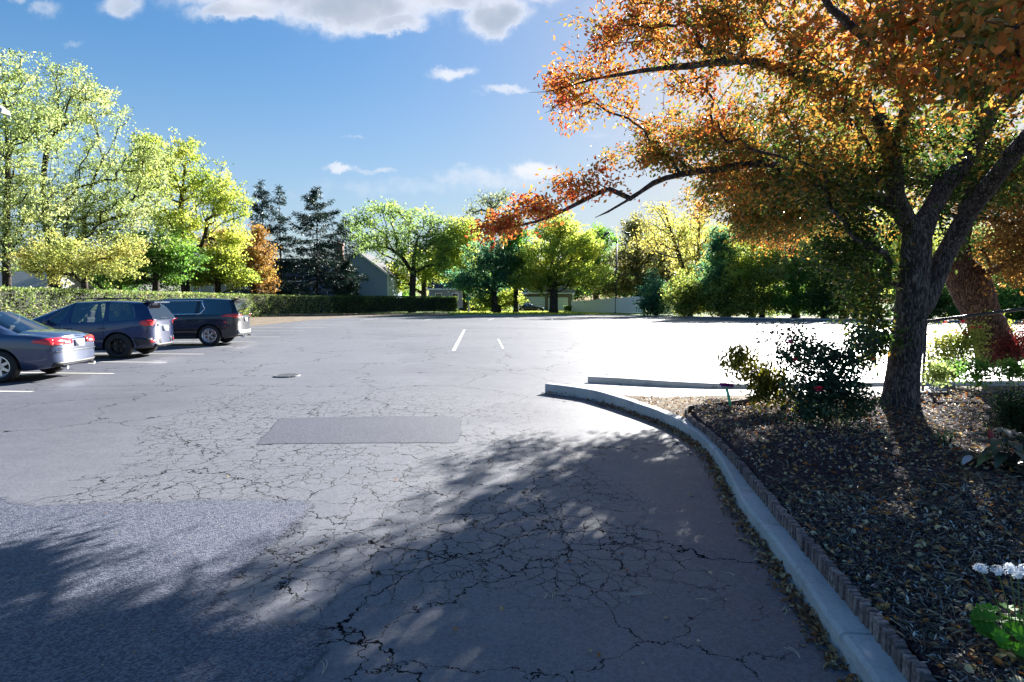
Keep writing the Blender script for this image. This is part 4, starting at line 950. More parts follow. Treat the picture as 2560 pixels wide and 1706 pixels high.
LBW = [  # crown parts outside the frame or behind, added mostly to cast shade (world x,y,z, radii, weight, ripe)
 ((5.4, 11.2, 4.7), (2.0, 1.6, 1.3), 34, .5), ((5.4, 12.6, 3.9), (1.7, 1.3, .8), 30, .6), ((4.6, 9.8, 3.7), (1.3, 1.0, .6), 14, .5), ((4.9, 10.6, 3.2), (1.1, 1.0, .55), 26, .55), ((5.3, 9.3, 3.6), (1.1, .9, .6), 22, .35), ((2.9, 11.0, 4.7), (1.3, 1.2, .7), 9, .7), ((8.6, 10.2, 3.9), (1.5, 1.2, .8), 13, .3), ((7.3, 8.9, 3.7), (1.1, 1.0, .6), 9, .3), ((3.9, 10.8, 4.6), (1.2, 1.3, 1.0), 7, .7), ((7.6, 10.8, 4.8), (1.8, 1.6, 1.4), 10, .5), ((7.8, 13, 4.6), (1.8, 1.4, 1.2), 9, .6),
 ((7.6, 7.6, 4.6), (1.8, 1.7, 1.5), 12, .6), ((6.6, 5.4, 4.4), (1.7, 1.5, 1.3), 12, .65), ((5.0, 3.6, 4.2), (1.5, 1.3, .9), 9, .7), ((4.2, 6.5, 6.2), (2.2, 2.0, 1.0), 7, .7), ((6.2, 8.2, 6.6), (2.4, 2.2, 1.2), 9, .7), ((2.6, 8.6, 6.2), (1.8, 1.6, .9), 8, .8)]
LBS = [((P(a, b, Y)-tb), (rx/F*Y, dr, ry/F*Y), w) for a, b, rx, ry, Y, dr, w, rp in LB]+[(Vector(c)-tb, r, w) for c, r, w, rp in LBW]
rip = np.array([l[7] for l in LB]+[l[3] for l in LBW])
NT_ = 5100
tips, pick = lobes_sample(LBS, NT_, .1)
idx = sk.grow(tips, alpha=.22, step=.28, wig=.14, exclude=n_tr-12)
sk.mesh(.0036, e=.5, mat=M['bark'], parent=root, kmax=16, flare=.25, rough=.018)
per = 31; ti = np.repeat(np.arange(NT_), per); n = len(ti)
par = []
for i in idx:
    a = sk.par[i]; b = sk.par[a] if sk.par[a] >= 0 else a
    par.append(sk.p[b])
par = np.array(par)[ti]; tp = tips[ti]
t = rng.random((n, 1))
cen = tp+(par-tp)*t*1.1+rng.normal(size=(n, 3))*np.array([.085, .085, .07])
wz = cen+np.array(tb)
ax = tp-par; ax /= np.linalg.norm(ax, axis=1, keepdims=True)+1e-6
rp = rip[pick][ti]+rng.normal(size=n)*.07
vis = (pick < len(LB))[ti]
keep = (wz[:, 1] > 1.9) & (~vis | (rng.random(n) < .44))
cen, ax, rp = cen[keep], ax[keep], rp[keep]; n = len(cen)
leaf_geo(cen, .052+.034*rng.random(n), 'leaf', .55, .35, .52, axis=ax, fold=.3, ripe=np.clip(rp, 0, 1), name='crown', mat=L['main'], parent=root)

# ================================================================== SECOND, LEANING TREE
t2 = P(2490, 880, 11.8); t2.z = .12
root = empty('leaning_tree', t2); tag(root, 'leaning tree with reddish scaly bark and a cut-off burl, right of the big trunk', 'tree')
def q2(px, py, Y): return P(px, py, Y)-t2
sk = Skel()
sk.limb([q2(2500, 900, 11.8), q2(2478, 840, 11.8), q2(2452, 780, 11.8), q2(2425, 715, 11.8), q2(2402, 665, 11.8), q2(2400, 620, 11.8), q2(2412, 560, 11.8), q2(2420, 480, 12), q2(2440, 380, 12)], .36, .10, step=.12)
for i in range(len(sk.p)):
    z = sk.p[i][2]
    sk.rmin[i] = np.interp(z, [0, .3, 1.2, 1.75, 2.05, 2.35, 2.7, 5], [.42, .34, .31, .36, .36, .20, .15, .08])
n_tr = len(sk.p)
sk.limb([q2(2425, 690, 11.8), q2(2455, 690, 11.6), q2(2505, 665, 11.2), q2(2560, 640, 10.8), q2(2650, 600, 10.2)], .085, .045, step=.2)
sk.limb([q2(2408, 570, 11.8), q2(2450, 545, 11.6), q2(2520, 560, 11.4), q2(2600, 540, 11.4)], .05, .03, step=.2)
LB2 = [(2550, 600, 50, 45, 11, .8, 5, 0), (2545, 670, 40, 28, 10.8, .6, 2.5, 0), (2500, 500, 90, 50, 12.2, 1.0, 6, 0), (2620, 560, 90, 80, 11, 1.2, 9, 0), (2590, 440, 90, 80, 11.5, 1.4, 9, 0), (2450, 420, 80, 60, 12.5, 1, 4, 0), (2750, 480, 140, 140, 11, 2.2, 14, 0)]
LB2 += [(2440, 490, 100, 50, 13, 1.2, 8, 0), (2400, 420, 100, 60, 13.5, 1.4, 8, 0)]  # extra crown lobes added to shade the bed
tips, pick = lobes_sample([((P(a, b, Y)-t2), (rx/F*Y, dr, ry/F*Y), w) for a, b, rx, ry, Y, dr, w, rp in LB2], 560, .1)
idx = sk.grow(tips, alpha=.22, step=.35, wig=.12, exclude=n_tr-10)
sk.mesh(.004, mat=M['bark_red'], parent=root, kmax=18, flare=.25, rough=.03)
ti = np.repeat(np.arange(560), 38); n = len(ti)
cen = tips[ti]+rng.normal(size=(n, 3))*.17
leaf_geo(cen, .055+.04*rng.random(n), 'leaf', .5, .3, .55, name='crown', mat=L['orange'], parent=root)

# ================================================================== BED PLANTS
def bz(x, y): return bedz(x, y)
def petals(c, r, n, mat, parent, name='flower', rose=True):
    mb = MB(); c = Vector(c)
    for i in range(n):
        a = i*2.4; t = i/n; rr = r*(.25+.75*t); el = 1.5-2.1*t
        d = Vector((math.cos(a)*math.cos(el), math.sin(a)*math.cos(el), math.sin(el))); s = Vector((-math.sin(a), math.cos(a), 0)); u = d.cross(s)
        b = c+d*rr*.25
        mb.add([b, b+d*rr*.5+s*rr*.42, b+d*rr+s*rr*.25+u*rr*.1, b+d*rr-s*rr*.25+u*rr*.1, b+d*rr*.5-s*rr*.42], [(0, 1, 2, 3, 4)])
    return mb.obj(name, mat, parent)
pet_red = leafmat('rose_petals', [(0, (.55, .015, .05)), (1, (.75, .05, .10))], .35, pscale=3)
pet_mag = leafmat('magenta_petals', [(0, (.55, .03, .25)), (1, (.75, .08, .40))], .35, pscale=3)
pet_wht = leafmat('white_petals', [(0, (.60, .66, .75)), (1, (.80, .82, .84))], .3, pscale=3)
rose_l = leafmat('rose_leaves', [(0, (.012, .035, .022)), (.5, (.03, .07, .04)), (1, (.09, .13, .05))], .3, pscale=2)
bush_y = leafmat('yellowing_leaves', [(0, (.05, .06, .012)), (.5, (.16, .15, .02)), (1, (.42, .38, .04))], .45, pscale=2)
def bush(name, label, cat, base, lobes, mat, ntips, per, size, stemr=.004, sp=.07, aspect=.6, droop=.3, nst=5, crown='foliage', group=None, fold=.3, axisout=False):
    b = Vector(base); root = empty(name, b); tag(root, label, cat, group)
    sk = Skel(); sk.node((0, 0, -.03), -1)
    for i in range(nst):
        a = 2*PI*i/nst; l = lobes[i % len(lobes)][0]-b
        sk.limb([Vector((0, 0, -.02)), Vector((.05*math.cos(a), .05*math.sin(a), .1)), l*.5+Vector((.05*math.cos(a), .05*math.sin(a), 0))], stemr*2.5, stemr*1.5, step=.1)
    tips, pk = lobes_sample([(l[0]-b, l[1], l[2]) for l in lobes], ntips, .1)
    tips[:, 2] = np.maximum(tips[:, 2], .04)
    idx = sk.grow(tips, alpha=.3, step=.12, wig=.1)
    sk.mesh(stemr*.5, mat=M['twig'], parent=root, kmax=6, name='stems')
    ti = np.repeat(np.arange(ntips), per); n = len(ti); cen = tips[ti]+rng.normal(size=(n, 3))*sp; cen[:, 2] = np.maximum(cen[:, 2], .02)
    leaf_geo(cen, size*(.6+.7*rng.random(n)), 'leaf', .5, droop, aspect, fold=fold, name=crown, mat=mat, parent=root)
    return root, tips
def lob(px, py, rx, ry, Y, w=1, dr=None):
    return (P(px, py, Y), (rx/F*Y, dr or rx/F*Y*.7, ry/F*Y), w)
rb = Vector((3.62, 6.55, bz(3.6, 6.5)))
r, tp_ = bush('rose_bush', 'wide dark green rose bush with a few red roses, left of the big trunk', 'rose bush', rb,
     [lob(2060, 965, 95, 70, 6.4, 7), (lob(2130, 1000, 70, 55, 6.4, 4)), lob(2010, 880, 75, 45, 6.6, 3.6), lob(2100, 900, 90, 50, 6.6, 4), lob(1960, 840, 60, 22, 6.7, .8), lob(2150, 840, 60, 30, 6.8, .8), lob(2030, 1030, 60, 30, 6.3, 2)],
     rose_l, 420, 15, .043, sp=.06, aspect=.66)
for (px, py, Y, rr, mt_) in [(1910, 829, 6.6, .030, pet_red), (1973, 854, 6.4, .040, pet_mag), (1990, 838, 6.6, .03, pet_red), (1988, 899, 6.3, .032, pet_red), (1961, 914, 6.3, .028, pet_red), (2047, 972, 6.05, .055, pet_red), (2183, 900, 6.5, .035, pet_red)]:
    petals(P(px, py, Y)-rb, rr, 22, mt_, r)
mb = MB(); mb.tube([P(1910, 832, 6.6)-rb, P(1935, 830, 6.6)-rb, P(1960, 850, 6.6)-rb, P(2000, 900, 6.5)-rb], .004, 5); mb.obj('cane', M['twig'], r)
mb = MB(); mb.tube([P(2140, 900, 6.7)-rb, P(2155, 850, 6.8)-rb, P(2160, 820, 6.8)-rb], .004, 5)
mb.obj('cane', M['twig'], r)
yb = P(1960, 1000, 7.4); yb.z = bz(yb.x, 7.4)
bush('drooping_shrub', 'yellowing shrub with long drooping leaves on the left side of the rose bush', 'shrub', yb,
     [lob(1880, 920, 55, 30, 7.4, 3), lob(1840, 890, 34, 24, 7.4, 1.6), lob(1930, 955, 50, 40, 7.3, 3), lob(1900, 965, 36, 36, 7.3, 2), lob(1965, 985, 35, 30, 7.2, 1.4)], bush_y, 110, 13, .085, sp=.06, aspect=.36, droop=1.6, stemr=.005)
# green brush on a stake
sb = G(1828, 1016, .21); r = empty('brush_stake', sb); tag(r, 'purple-topped brush head on a pale green stake, standing in the mulch', 'garden ornament')
top = P(1816, 970, sb.y)-sb
mb = MB(); mb.tube([Vector((0, 0, -.05)), top*.55, top*.98], [.018, .017, .019], 10); mb.tube([top*.52, top*.60], [.0215, .0215], 10); mb.obj('stake', simple('mint_plastic', (.10, .62, .36), .4), r, True)
mb = MB(); mt = Matrix.Translation(top+Vector((0, 0, .012))) @ Matrix.Rotation(math.radians(6), 4, 'Y')
mb.box((0, 0, 0), (.085, .035, .012), mt); hd = mb.obj('brush_back', simple('lilac_plastic', (.45, .40, .50), .5), r, bevel=.006)
cs = np.array([tuple(mt @ Vector((random.uniform(-.085, .085), random.uniform(-.033, .033), .012))) for _ in range(900)])
ax = np.tile(np.array([[0, 0, 1.0]]), (900, 1))
nrm = leaf_geo(cs, .045*(.7+.4*rng.random(900)), 'quad', 0, -.6, .14, axis=ax*2, name='bristles', mat=leafmat('purple_bristles', [(0, (.20, .01, .22)), (1, (.42, .03, .42))], .2, pscale=20), parent=r)
# boxwood ball, right edge
bb = Vector((P(2560, 1010, 5.9).x+.05, 5.9, bz(4.8, 5.9)))
bush('boxwood_shrub', 'tight dark green clipped boxwood ball at the right photo edge above the broad-leaved plant', 'shrub', bb,
     [(bb+Vector((0, 0, .24)), (.30, .30, .24), 1)], leafmat('boxwood_leaves', [(0, (.010, .028, .010)), (.7, (.025, .06, .018)), (1, (.08, .12, .03))], .3, pscale=3), 520, 14, .026, sp=.035, stemr=.003)
# broad-leaved plant
hb = G(2555, 1165, .24); hb = G(2522, 1180, .24); r = empty('broad_leaved_plant', hb); tag(r, 'broad-leaved grey-green plant with one upright red leaf, at the right photo edge', 'plant')
def bigleaf(mb, base, d, up, L_, W_, curl=.3, n=6, mi=0):
    d = Vector(d).normalized(); s = d.cross(Vector(up)).normalized(); u = s.cross(d); vs = []; base = Vector(base)
    for i in range(n+1):
        t = i/n; w = W_*math.sin(PI*min(1, t*.92+.06))**.8*(1-.25*t); c = base+d*L_*t-Vector((0, 0, 1))*curl*L_*t*t
        vs += [c-s*w*.5+u*w*.16, c-s*w*.25+u*.05*w, c, c+s*w*.25+u*.05*w, c+s*w*.5+u*w*.16]
    mb.add(vs, [(i*5+j, i*5+j+1, (i+1)*5+j+1, (i+1)*5+j) for i in range(n) for j in range(4)], mi)
m, g = newmat('broad_leaf'); co = g.n('ShaderNodeTexCoord').outputs['Object']
ri = g.n('ShaderNodeNewGeometry').outputs['Random Per Island']
c = g.ramp(ri, [(0, (.02, .05, .035)), (.4, (.05, .10, .05)), (.75, (.11, .16, .14)), (1, (.10, .17, .03))])
c = g.mix(g.smooth(g.noise(co, 25, 5), .5, .75), c, (.10, .06, .05))
p = pbr(g, col=c, rough=.38, spec=.5, norm=g.n('ShaderNodeBump', {'Strength': .4, 'Distance': .004, 'Height': g.noise(co, 60, 4)}).outputs[0])
fin(g, g.n('ShaderNodeMixShader', {0: .25, 1: p, 2: g.n('ShaderNodeBsdfTranslucent', {'Color': c}).outputs[0]}).outputs[0]); bl = m
mb = MB(); mbs = MB()
rr = random.Random(5)
for i in range(64):
    a = rr.uniform(0, 2*PI); e = rr.uniform(.05, .8); rad = rr.uniform(.02, .24); z = rr.uniform(.05, .30)
    b = Vector((math.cos(a)*rad, math.sin(a)*rad*.9, z)); d = (math.cos(a)*math.cos(e), math.sin(a)*math.cos(e), math.sin(e)*.8)
    bigleaf(mb, b, d, (0, 0, 1), rr.uniform(.13, .21), rr.uniform(.075, .11), rr.uniform(.2, .8))
    mbs.tube([Vector((0, 0, -.02)), b*.5+Vector((0, 0, .03)), b], .003, 4)
mb.obj('leaves', bl, r, True); mbs.obj('stems', M['twig'], r)
mb = MB(); rl = P(2484, 1108, hb.y-.02)-hb; bigleaf(mb, rl, (-.45, -.1, 1), (0, 1, .2), .14, .055, .0); mb.obj('red_leaf', simple('red_leaf', (.34, .05, .05), .45, var=.4, scale=40), r, True)
mb = MB(); bigleaf(mb, P(2428, 1140, hb.y-.05)-hb, (-.75, -.3, -.35), (0, -.3, 1), .12, .06, .1); mb.obj('pale_leaf', simple('pale_leaf', (.34, .32, .34), .5, var=.3, scale=30), r, True)
mb = MB(); bigleaf(mb, P(2455, 1118, hb.y)-hb, (-.7, 0, .5), (0, -.4, 1), .09, .02, .0); mb.obj('yellow_leaf', simple('yellow_leaf', (.42, .42, .04), .5), r, True)
# geranium with white flower heads
gb = G(2552, 1640, .23); r = empty('geranium', gb); tag(r, 'bright green scalloped-leaf geranium with white flower clusters at the lower right edge', 'flowering plant')
gm = leafmat('geranium_leaves', [(0, (.05, .17, .015)), (.6, (.09, .27, .02)), (1, (.16, .34, .04))], .4, pscale=8, rough=.5)
mb = MB(); mbs = MB(); rr = random.Random(11)
for i in range(46):
    a = rr.uniform(0, 2*PI); R_ = .15*math.sqrt(rr.random()); z = .06+.13*rr.random()*(1-R_/.22)+.02
    c = Vector((math.cos(a)*R_, math.sin(a)*R_, z)); nrm = Vector((math.cos(a)*R_*4, math.sin(a)*R_*4-.35, .9)).normalized()
    s = nrm.cross(Vector((0, 0, 1))).normalized(); u = nrm.cross(s); rad = rr.uniform(.022, .036); vs = [c]; K = 30
    for k in range(K):
        th = 2*PI*k/K; rl_ = rad*(1+.13*math.cos(7*th)+.05*math.cos(14*th+1)); vs.append(c+s*math.cos(th)*rl_+u*math.sin(th)*rl_+nrm*(rad*.22+.12*rad*math.cos(7*th)))
    mid = [c+(v-c)*.5-nrm*rad*.03 for v in vs[1:]]
    mb.add([c]+mid+vs[1:], [(0, 1+k, 1+(k+1) % K) for k in range(K)]+[(1+k, 1+K+k, 1+K+(k+1) % K, 1+(k+1) % K) for k in range(K)])
    mbs.tube([Vector((0, 0, -.02)), Vector((c.x*.5, c.y*.5, z*.6)), c], .0025, 4)
mb.obj('leaves', gm, r, True); st_ = mbs.obj('stems', simple('green_stem', (.12, .16, .05), .6), r)
for (px, py) in [(2452, 1424), (2494, 1430), (2525, 1425), (2545, 1440), (2565, 1428), (2590, 1445)]:
    c = P(px, py, gb.y+rr.uniform(-.03, .05))-gb; mb = MB()
    for i in range(26):
        d = Vector((rr.gauss(0, 1), rr.gauss(0, 1), abs(rr.gauss(0, .7)))).normalized(); b = c+d*rr.uniform(.008, .026); s = d.cross(Vector((0, 0, 1.01))).normalized(); u = d.cross(s)
        for k in range(5):
            th = 2*PI*k/5; e1 = s*math.cos(th)+u*math.sin(th); e2 = s*math.cos(th+.5)+u*math.sin(th+.5); e0 = s*math.cos(th-.5)+u*math.sin(th-.5)
            mb.add([b, b+e0*.007, b+e1*.012+d*.002, b+e2*.007], [(0, 1, 2, 3)])
    f_ = mb.obj('flower_head', pet_wht, r)
    mb = MB(); mb.tube([c, c*.6+Vector((0, 0, .01)), Vector((c.x*.4, c.y*.4, .1))], .0022, 5); mb.obj('stalk', st_.data.materials[0], f_)
# plants beyond the trunk on the right
gy_ = leafmat('sunny_small_leaves', [(0, (.10, .16, .03)), (.5, (.26, .30, .06)), (1, (.45, .42, .12))], .45, pscale=2)
b0 = Vector((P(2385, 900, 11.0).x, 11.0, .1))
r, _t = bush('pink_flower_bush', 'sunlit yellow-green bush topped with pink flowers, between the big and leaning trunks', 'flowering bush', b0,
     [lob(2375, 870, 58, 55, 11, 4), lob(2430, 850, 40, 50, 11, 2), lob(2350, 920, 40, 30, 11, 1)], gy_, 230, 16, .055, sp=.09)
rr = random.Random(3)
for i in range(16): petals(P(2330+rr.uniform(0, 120), 805+rr.uniform(-4, 34), 10.9)-b0, .05, 12, pet_red, r)
r, _t = bush('pink_flower_bush', 'small bush with a pink bloom just right of the leaning trunk', 'flowering bush', (P(2510, 880, 12).x, 12.2, .1), [lob(2508, 840, 22, 40, 12.2, 1)], gy_, 60, 14, .055, sp=.08)
b1 = Vector((P(2508, 840, 12.2).x, 12.2, .1))
for i in range(4): petals(P(2484+i*8, 800+i*4, 12.1)-Vector((P(2510, 880, 12).x, 12.2, .1)), .05, 12, pet_red, r)
rl2 = leafmat('barberry_leaves', [(0, (.06, .012, .012)), (1, (.20, .035, .03))], .35, pscale=3)
bush('red_barberry', 'dark red low barberry right of the leaning trunk', 'shrub', (P(2530, 880, 11).x, 11, .1), [lob(2525, 870, 34, 30, 11, 3), lob(2570, 850, 24, 40, 11, 2)], rl2, 150, 16, .045, sp=.08)
for i, (px, py, rx, ry, Y, k, lab) in enumerate([(2440, 930, 42, 42, 8.8, 'green', 'leafy green weed crossing the far edging blocks behind the big trunk'),
    (2540, 925, 40, 22, 8.9, 'green', 'low green ground plant behind the far edging at the right photo edge'),
    (2345, 935, 26, 24, 8.8, 'lime', 'small bright green tuft right against the big trunk'),
    (2380, 925, 30, 16, 9.4, 'dgreen', 'small dark green plant between the trunk and the green weed'),
    (2530, 960, 30, 14, 7.6, 'lime', 'yellow-green sprig lying over the top of the boxwood ball'),
    (2365, 1092, 26, 6, 5.5, 'green', 'tiny green groundcover sprig in the mulch left of the broad-leaved plant')]):
    c = P(px, py+ry*.8, Y); c.z = bz(c.x, c.y)-.02 if Y < 8.7 else .08
    bush('ground_plant', lab, 'plant', c, [lob(px, py, rx, ry, Y, 1)], L[k], 60 if i < 4 else 14, 12 if i < 4 else 8, .05 if i < 4 else .022, sp=.05 if i < 5 else .035, group='low green plants in the beds', stemr=.003)
# grey edging blocks beyond the bed
mb = MB(); rr = random.Random(2)
x = 6.1
while x < 13:
    w = rr.uniform(.26, .34); mb.box((x+w/2, 8.72+rr.uniform(-.02, .02), .17), (w/2-.008, .05, .085)); x += w
tag(mb.obj('edging_blocks', simple('grey_block', (.17, .17, .19), .85, var=.4, scale=7, bump=.5), bevel=.012), 'row of low grey edging blocks at the back of the mulch bed', 'garden edging')
# black handrail
r = empty('handrail', (7.0, 9.6, .05)); tag(r, 'black metal handrail slanting up to the right behind the big trunk', 'handrail')
p0 = P(2300, 806, 9.6)-Vector((7.0, 9.6, .05)); p1 = P(2600, 767, 9.2)-Vector((7.0, 9.6, .05)); p2 = P(3000, 712, 8.8)-Vector((7.0, 9.6, .05))
mb = MB(); mb.tube([p0+Vector((-.05, 0, -.16)), p0+Vector((-.06, 0, -.05)), p0, p1, p2], .026, 10); mb.obj('rail', simple('black_rail', (.010, .010, .012), .22, spec=.6), r, True)
for pp in (p0+Vector((.1, 0, 0)), p2*.98):
    mb = MB(); mb.tube([(pp.x, pp.y, 0), (pp.x, pp.y, pp.z)], .022, 8); mb.obj('post', M['dark'], r, True)
# ================================================================== LITTER AND MULCH
def in_bed(n, y0, y1, xmax=7.5, power=1.0):
    out = []
    while len(out) < n:
        y = y0+(y1-y0)*random.random()**power; x0 = (edge_x(y) if y < tip.y else tip.x+(y-tip.y)*.6)+.07; x = random.uniform(x0, xmax)
        if abs((x)/max(y, .3)) < 1.05: out.append((x, y))
    return np.array(out)
def flat_leaves(name, label, xy, zf, size, aspect, mat, lift=.012, upb=2.2, shape='leaf', fold=.35, cat=None, droop=0.0):
    z = np.array([zf(a, b) for a, b in xy]); cen = np.column_stack([xy, z+rng.random(len(xy))*lift+.003])
    o = leaf_geo(cen, size, shape, upb, droop, aspect, fold=fold, name=name, mat=mat)
    o['kind'] = 'stuff'; o['label'] = label
    if cat: o['category'] = cat
    return o
chipm = leafmat('mulch_chips', [(0, (.008, .006, .009)), (.45, (.032, .024, .031)), (.70, (.10, .075, .075)), (.88, (.38, .34, .31)), (1, (.75, .70, .62))], .0, patch=.10, pscale=2, rough=.6, spec=.5)
strawm = leafmat('pine_straw', [(0, (.10, .07, .05)), (.6, (.26, .20, .15)), (1, (.55, .48, .38))], .0, patch=.15, pscale=2, rough=.5, spec=.5)
litterm = leafmat('dry_leaves', [(0, (.08, .035, .02)), (.35, (.20, .10, .045)), (.7, (.30, .20, .10)), (1, (.55, .47, .30))], .25, patch=.15, pscale=2, rough=.5)
colm = leafmat('fallen_coloured_leaves', [(0, (.28, .06, .02)), (.25, (.46, .19, .05)), (.5, (.50, .36, .14)), (1, (.72, .64, .44))], .3, patch=.1, pscale=2, rough=.45)
bzf = lambda a, b: bedz(a, b)
xy = np.concatenate([in_bed(26000, 1.2, 4.2), in_bed(22000, 4.0, 8.5, 9.0)])
flat_leaves('mulch_chips', 'dark shredded bark mulch covering the planting bed', xy, bzf, .014+.026*rng.random(len(xy)), .28, chipm, .018, 1.1, 'quad', cat='mulch')
xy = np.concatenate([in_bed(4200, 1.2, 4.5), in_bed(4200, 4.2, 8.4, 8.0)])
flat_leaves('pine_straw', 'thin tan twigs and needles strewn over the mulch', xy, bzf, .04+.07*rng.random(len(xy)), .05, strawm, .02, 1.6, 'leaf', .9, cat='twigs')
xy = np.concatenate([in_bed(1300, 1.2, 4.2), in_bed(3400, 4.0, 8.4, 9.0)])
flat_leaves('bed_leaves', 'fallen tan and orange leaves scattered on the mulch', xy, bzf, .022+.028*rng.random(len(xy)), .6, colm, .02, 1.2, cat='leaves')
# drift along the foot of the kerb
pts = []
for i, p in enumerate(k1[:-1]):
    if p.y < .9: continue
    d = (k1[i+1]-p).normalized(); nrm = Vector((-d.y, d.x, 0)); dens = 36 if p.y > 3 else 44
    dens = int(dens*(.25 if p.y > 9.2 else (.7 if p.y > 8 else 1)))
    for _ in range(dens):
        o_ = abs(random.gauss(0, .055)); c = p+d*random.uniform(0, .12)-nrm*(o_+.004); pts.append((c.x, c.y, max(0, .035-.35*o_)*random.random()))
pts = np.array(pts)
o = leaf_geo(pts+np.array([0, 0, .004]), .018+.030*rng.random(len(pts)), 'leaf', .9, 0, .55, fold=.5, name='kerb_leaf_litter', mat=litterm); tag(o, 'drift of dry brown leaves lying along the foot of the grey kerb', 'leaves', kind='stuff')
# litter between kerb and edging, and on the soil wedge
xy = []
for i, p in enumerate(k1[:-1]):
    d = (k1[i+1]-p).normalized(); nrm = Vector((-d.y, d.x, 0))
    for _ in range(7): c = p+nrm*random.uniform(.17, .24)+d*random.uniform(0, .12); xy.append((c.x, c.y))
for _ in range(1100):
    y = random.uniform(7.0, 9.2); x = random.uniform(1.2, 3.4)
    if x > 1.75+(9.2-y)*.25 and x < 3.2: xy.append((x, y))
xy = np.array(xy)
flat_leaves('verge_leaf_litter', 'dry leaves and bark bits on the soil wedge between kerb and walk', xy, lambda a, b: .102+.02*random.random(), .02+.03*rng.random(len(xy)), .5, litterm, .012, 1.2, cat='leaves')
# single leaves on the asphalt
xy = []
for _ in range(230):
    a = G(random.uniform(200, 2000), random.uniform(1000, 1700)**1, 0); xy.append((a.x, a.y))
for px, py in [(1189, 1321), (1431, 1407), (1549, 1388), (1567, 1435), (1770, 1432), (1714, 1335), (1255, 1532), (1752, 1608), (1471, 1629), (1498, 1649), (1410, 1276), (1722, 1240), (986, 1204), (1512, 1153), (1130, 1580), (1660, 1550), (1892, 1421)]:
    a = G(px, py, 0); xy.append((a.x, a.y))
xy = np.array([c for c in xy if c[1] > 1.4 and c[0] < edge_x(min(c[1], 7))-.3])
sz = np.where(np.arange(len(xy)) > len(xy)-18, .035, .007+.008*rng.random(len(xy)))
flat_leaves('asphalt_leaves', 'few pale fallen leaves and flecks scattered on the near asphalt', xy, lambda a, b: .004, sz, .6, colm, .004, 2.5, cat='leaves')
# pine needle pairs
mb = MB()
for px, py, a, l in [(805, 1690, 1.2, .10), (1380, 1500, .9, .09), (1360, 1500, .7, .07), (1560, 1490, -.4, .11), (1580, 1490, -.3, .12), (1740, 1500, -.8, .07), (1835, 1445, 1.3, .06), (1840, 1350, -.6, .07), (1508, 1256, -1.0, .05), (1950, 1530, .1, .09), (1960, 1540, .3, .08), (2000, 1650, 1.2, .09), (1630, 1260, .5, .05), (1790, 1310, .0, .07), (1740, 1150, -.5, .06)]:
    c = G(px, py, 0)
    for s in (0, .25):
        pts = [c+Vector((math.cos(a+s+t*.5)*l*t, math.sin(a+s+t*.5)*l*t, .006+.008*math.sin(t*3))) for t in (0, .35, .7, 1.0)]
        mb.tube(pts, .0013, 4)
tag(mb.obj('pine_needles', simple('needle_tan', (.5, .42, .32), .5)), 'pairs of curved tan pine needles lying on the near asphalt', 'needles', kind='stuff')
# grass tufts on the far green strip and dry leaves on the verge
xy = []
for _ in range(16000):
    Y = random.uniform(70, 96); px = random.uniform(1120, 1900); xy.append(((px-1280)/F*Y, Y))
xy = np.array(xy); m_ = []
for (x, y) in xy:
    m_.append((-8.5 < x < 19) and (y > 72.8) and y < (96 if x < 9.8 else 92-(x-9.8)*3.6) and (x < 14 or y > 70))
xy = xy[np.array(m_)]
flat_leaves('grass', 'sunlit grass on the strip before the white fence and street trees', xy, lambda a, b: .0, .16+.18*rng.random(len(xy)), .25, L['limey'], .01, -.0, 'quad', cat='grass', droop=-1.5)
# ================================================================== CARS
def paintmat(name, col, rough=.28, metal=.35):
    m, g = newmat(name); co = g.n('ShaderNodeTexCoord').outputs['Object']
    dirt = g.smooth(g.noise(co, 3.0, 6, .7), .5, .8)
    c = g.mix(g.m('MULTIPLY', dirt, .10), col, (.25, .23, .2))
    fin(g, pbr(g, col=c, rough=g.m('ADD', rough, g.m('MULTIPLY', dirt, .12)), metal=metal, coat=1.0, coatr=.03, norm=g.n('ShaderNodeBump', {'Strength': .03, 'Distance': .01, 'Height': g.noise(co, 1.2, 2)}).outputs[0])); return m
m, g = newmat('car_glass')
fr_ = g.n('ShaderNodeFresnel', {'IOR': 1.55}).outputs[0]
fin(g, g.n('ShaderNodeMixShader', {0: g.m('ADD', .10, fr_), 1: g.n('ShaderNodeBsdfTransparent', {'Color': (.72, .78, .78, 1)}).outputs[0], 2: g.n('ShaderNodeBsdfGlossy', {'Roughness': .03, 'Color': (.9, .95, 1, 1)}).outputs[0]}).outputs[0])
M['cglass'] = m
m, g = newmat('privacy_glass')
fin(g, g.n('ShaderNodeMixShader', {0: g.m('ADD', .12, g.n('ShaderNodeFresnel', {'IOR': 1.55}).outputs[0]), 1: g.n('ShaderNodeBsdfTransparent', {'Color': (.05, .06, .065, 1)}).outputs[0], 2: g.n('ShaderNodeBsdfGlossy', {'Roughness': .03, 'Color': (.9, .95, 1, 1)}).outputs[0]}).outputs[0])
M['pglass'] = m
M['tyre'] = simple('tyre_rubber', (.014, .014, .015), .8, var=.3)
M['alloy'] = simple('bright_alloy', (.62, .63, .66), .25, metal=.9)
M['alloy_black'] = simple('black_alloy', (.02, .02, .022), .25, metal=.5)
M['plastic'] = simple('black_trim_plastic', (.022, .022, .025), .55)
M['chrome'] = simple('chrome_trim', (.75, .76, .78), .12, metal=1.0)
M['red_lens'] = simple('red_lens', (.60, .012, .02), .12, coat=1, var=.3, scale=30)
M['clear_lens'] = simple('clear_lens', (.65, .66, .68), .1, coat=1)
M['plate'] = simple('licence_plate', (.62, .66, .72), .4)
M['seat'] = simple('seat_fabric', (.05, .05, .055), .8)
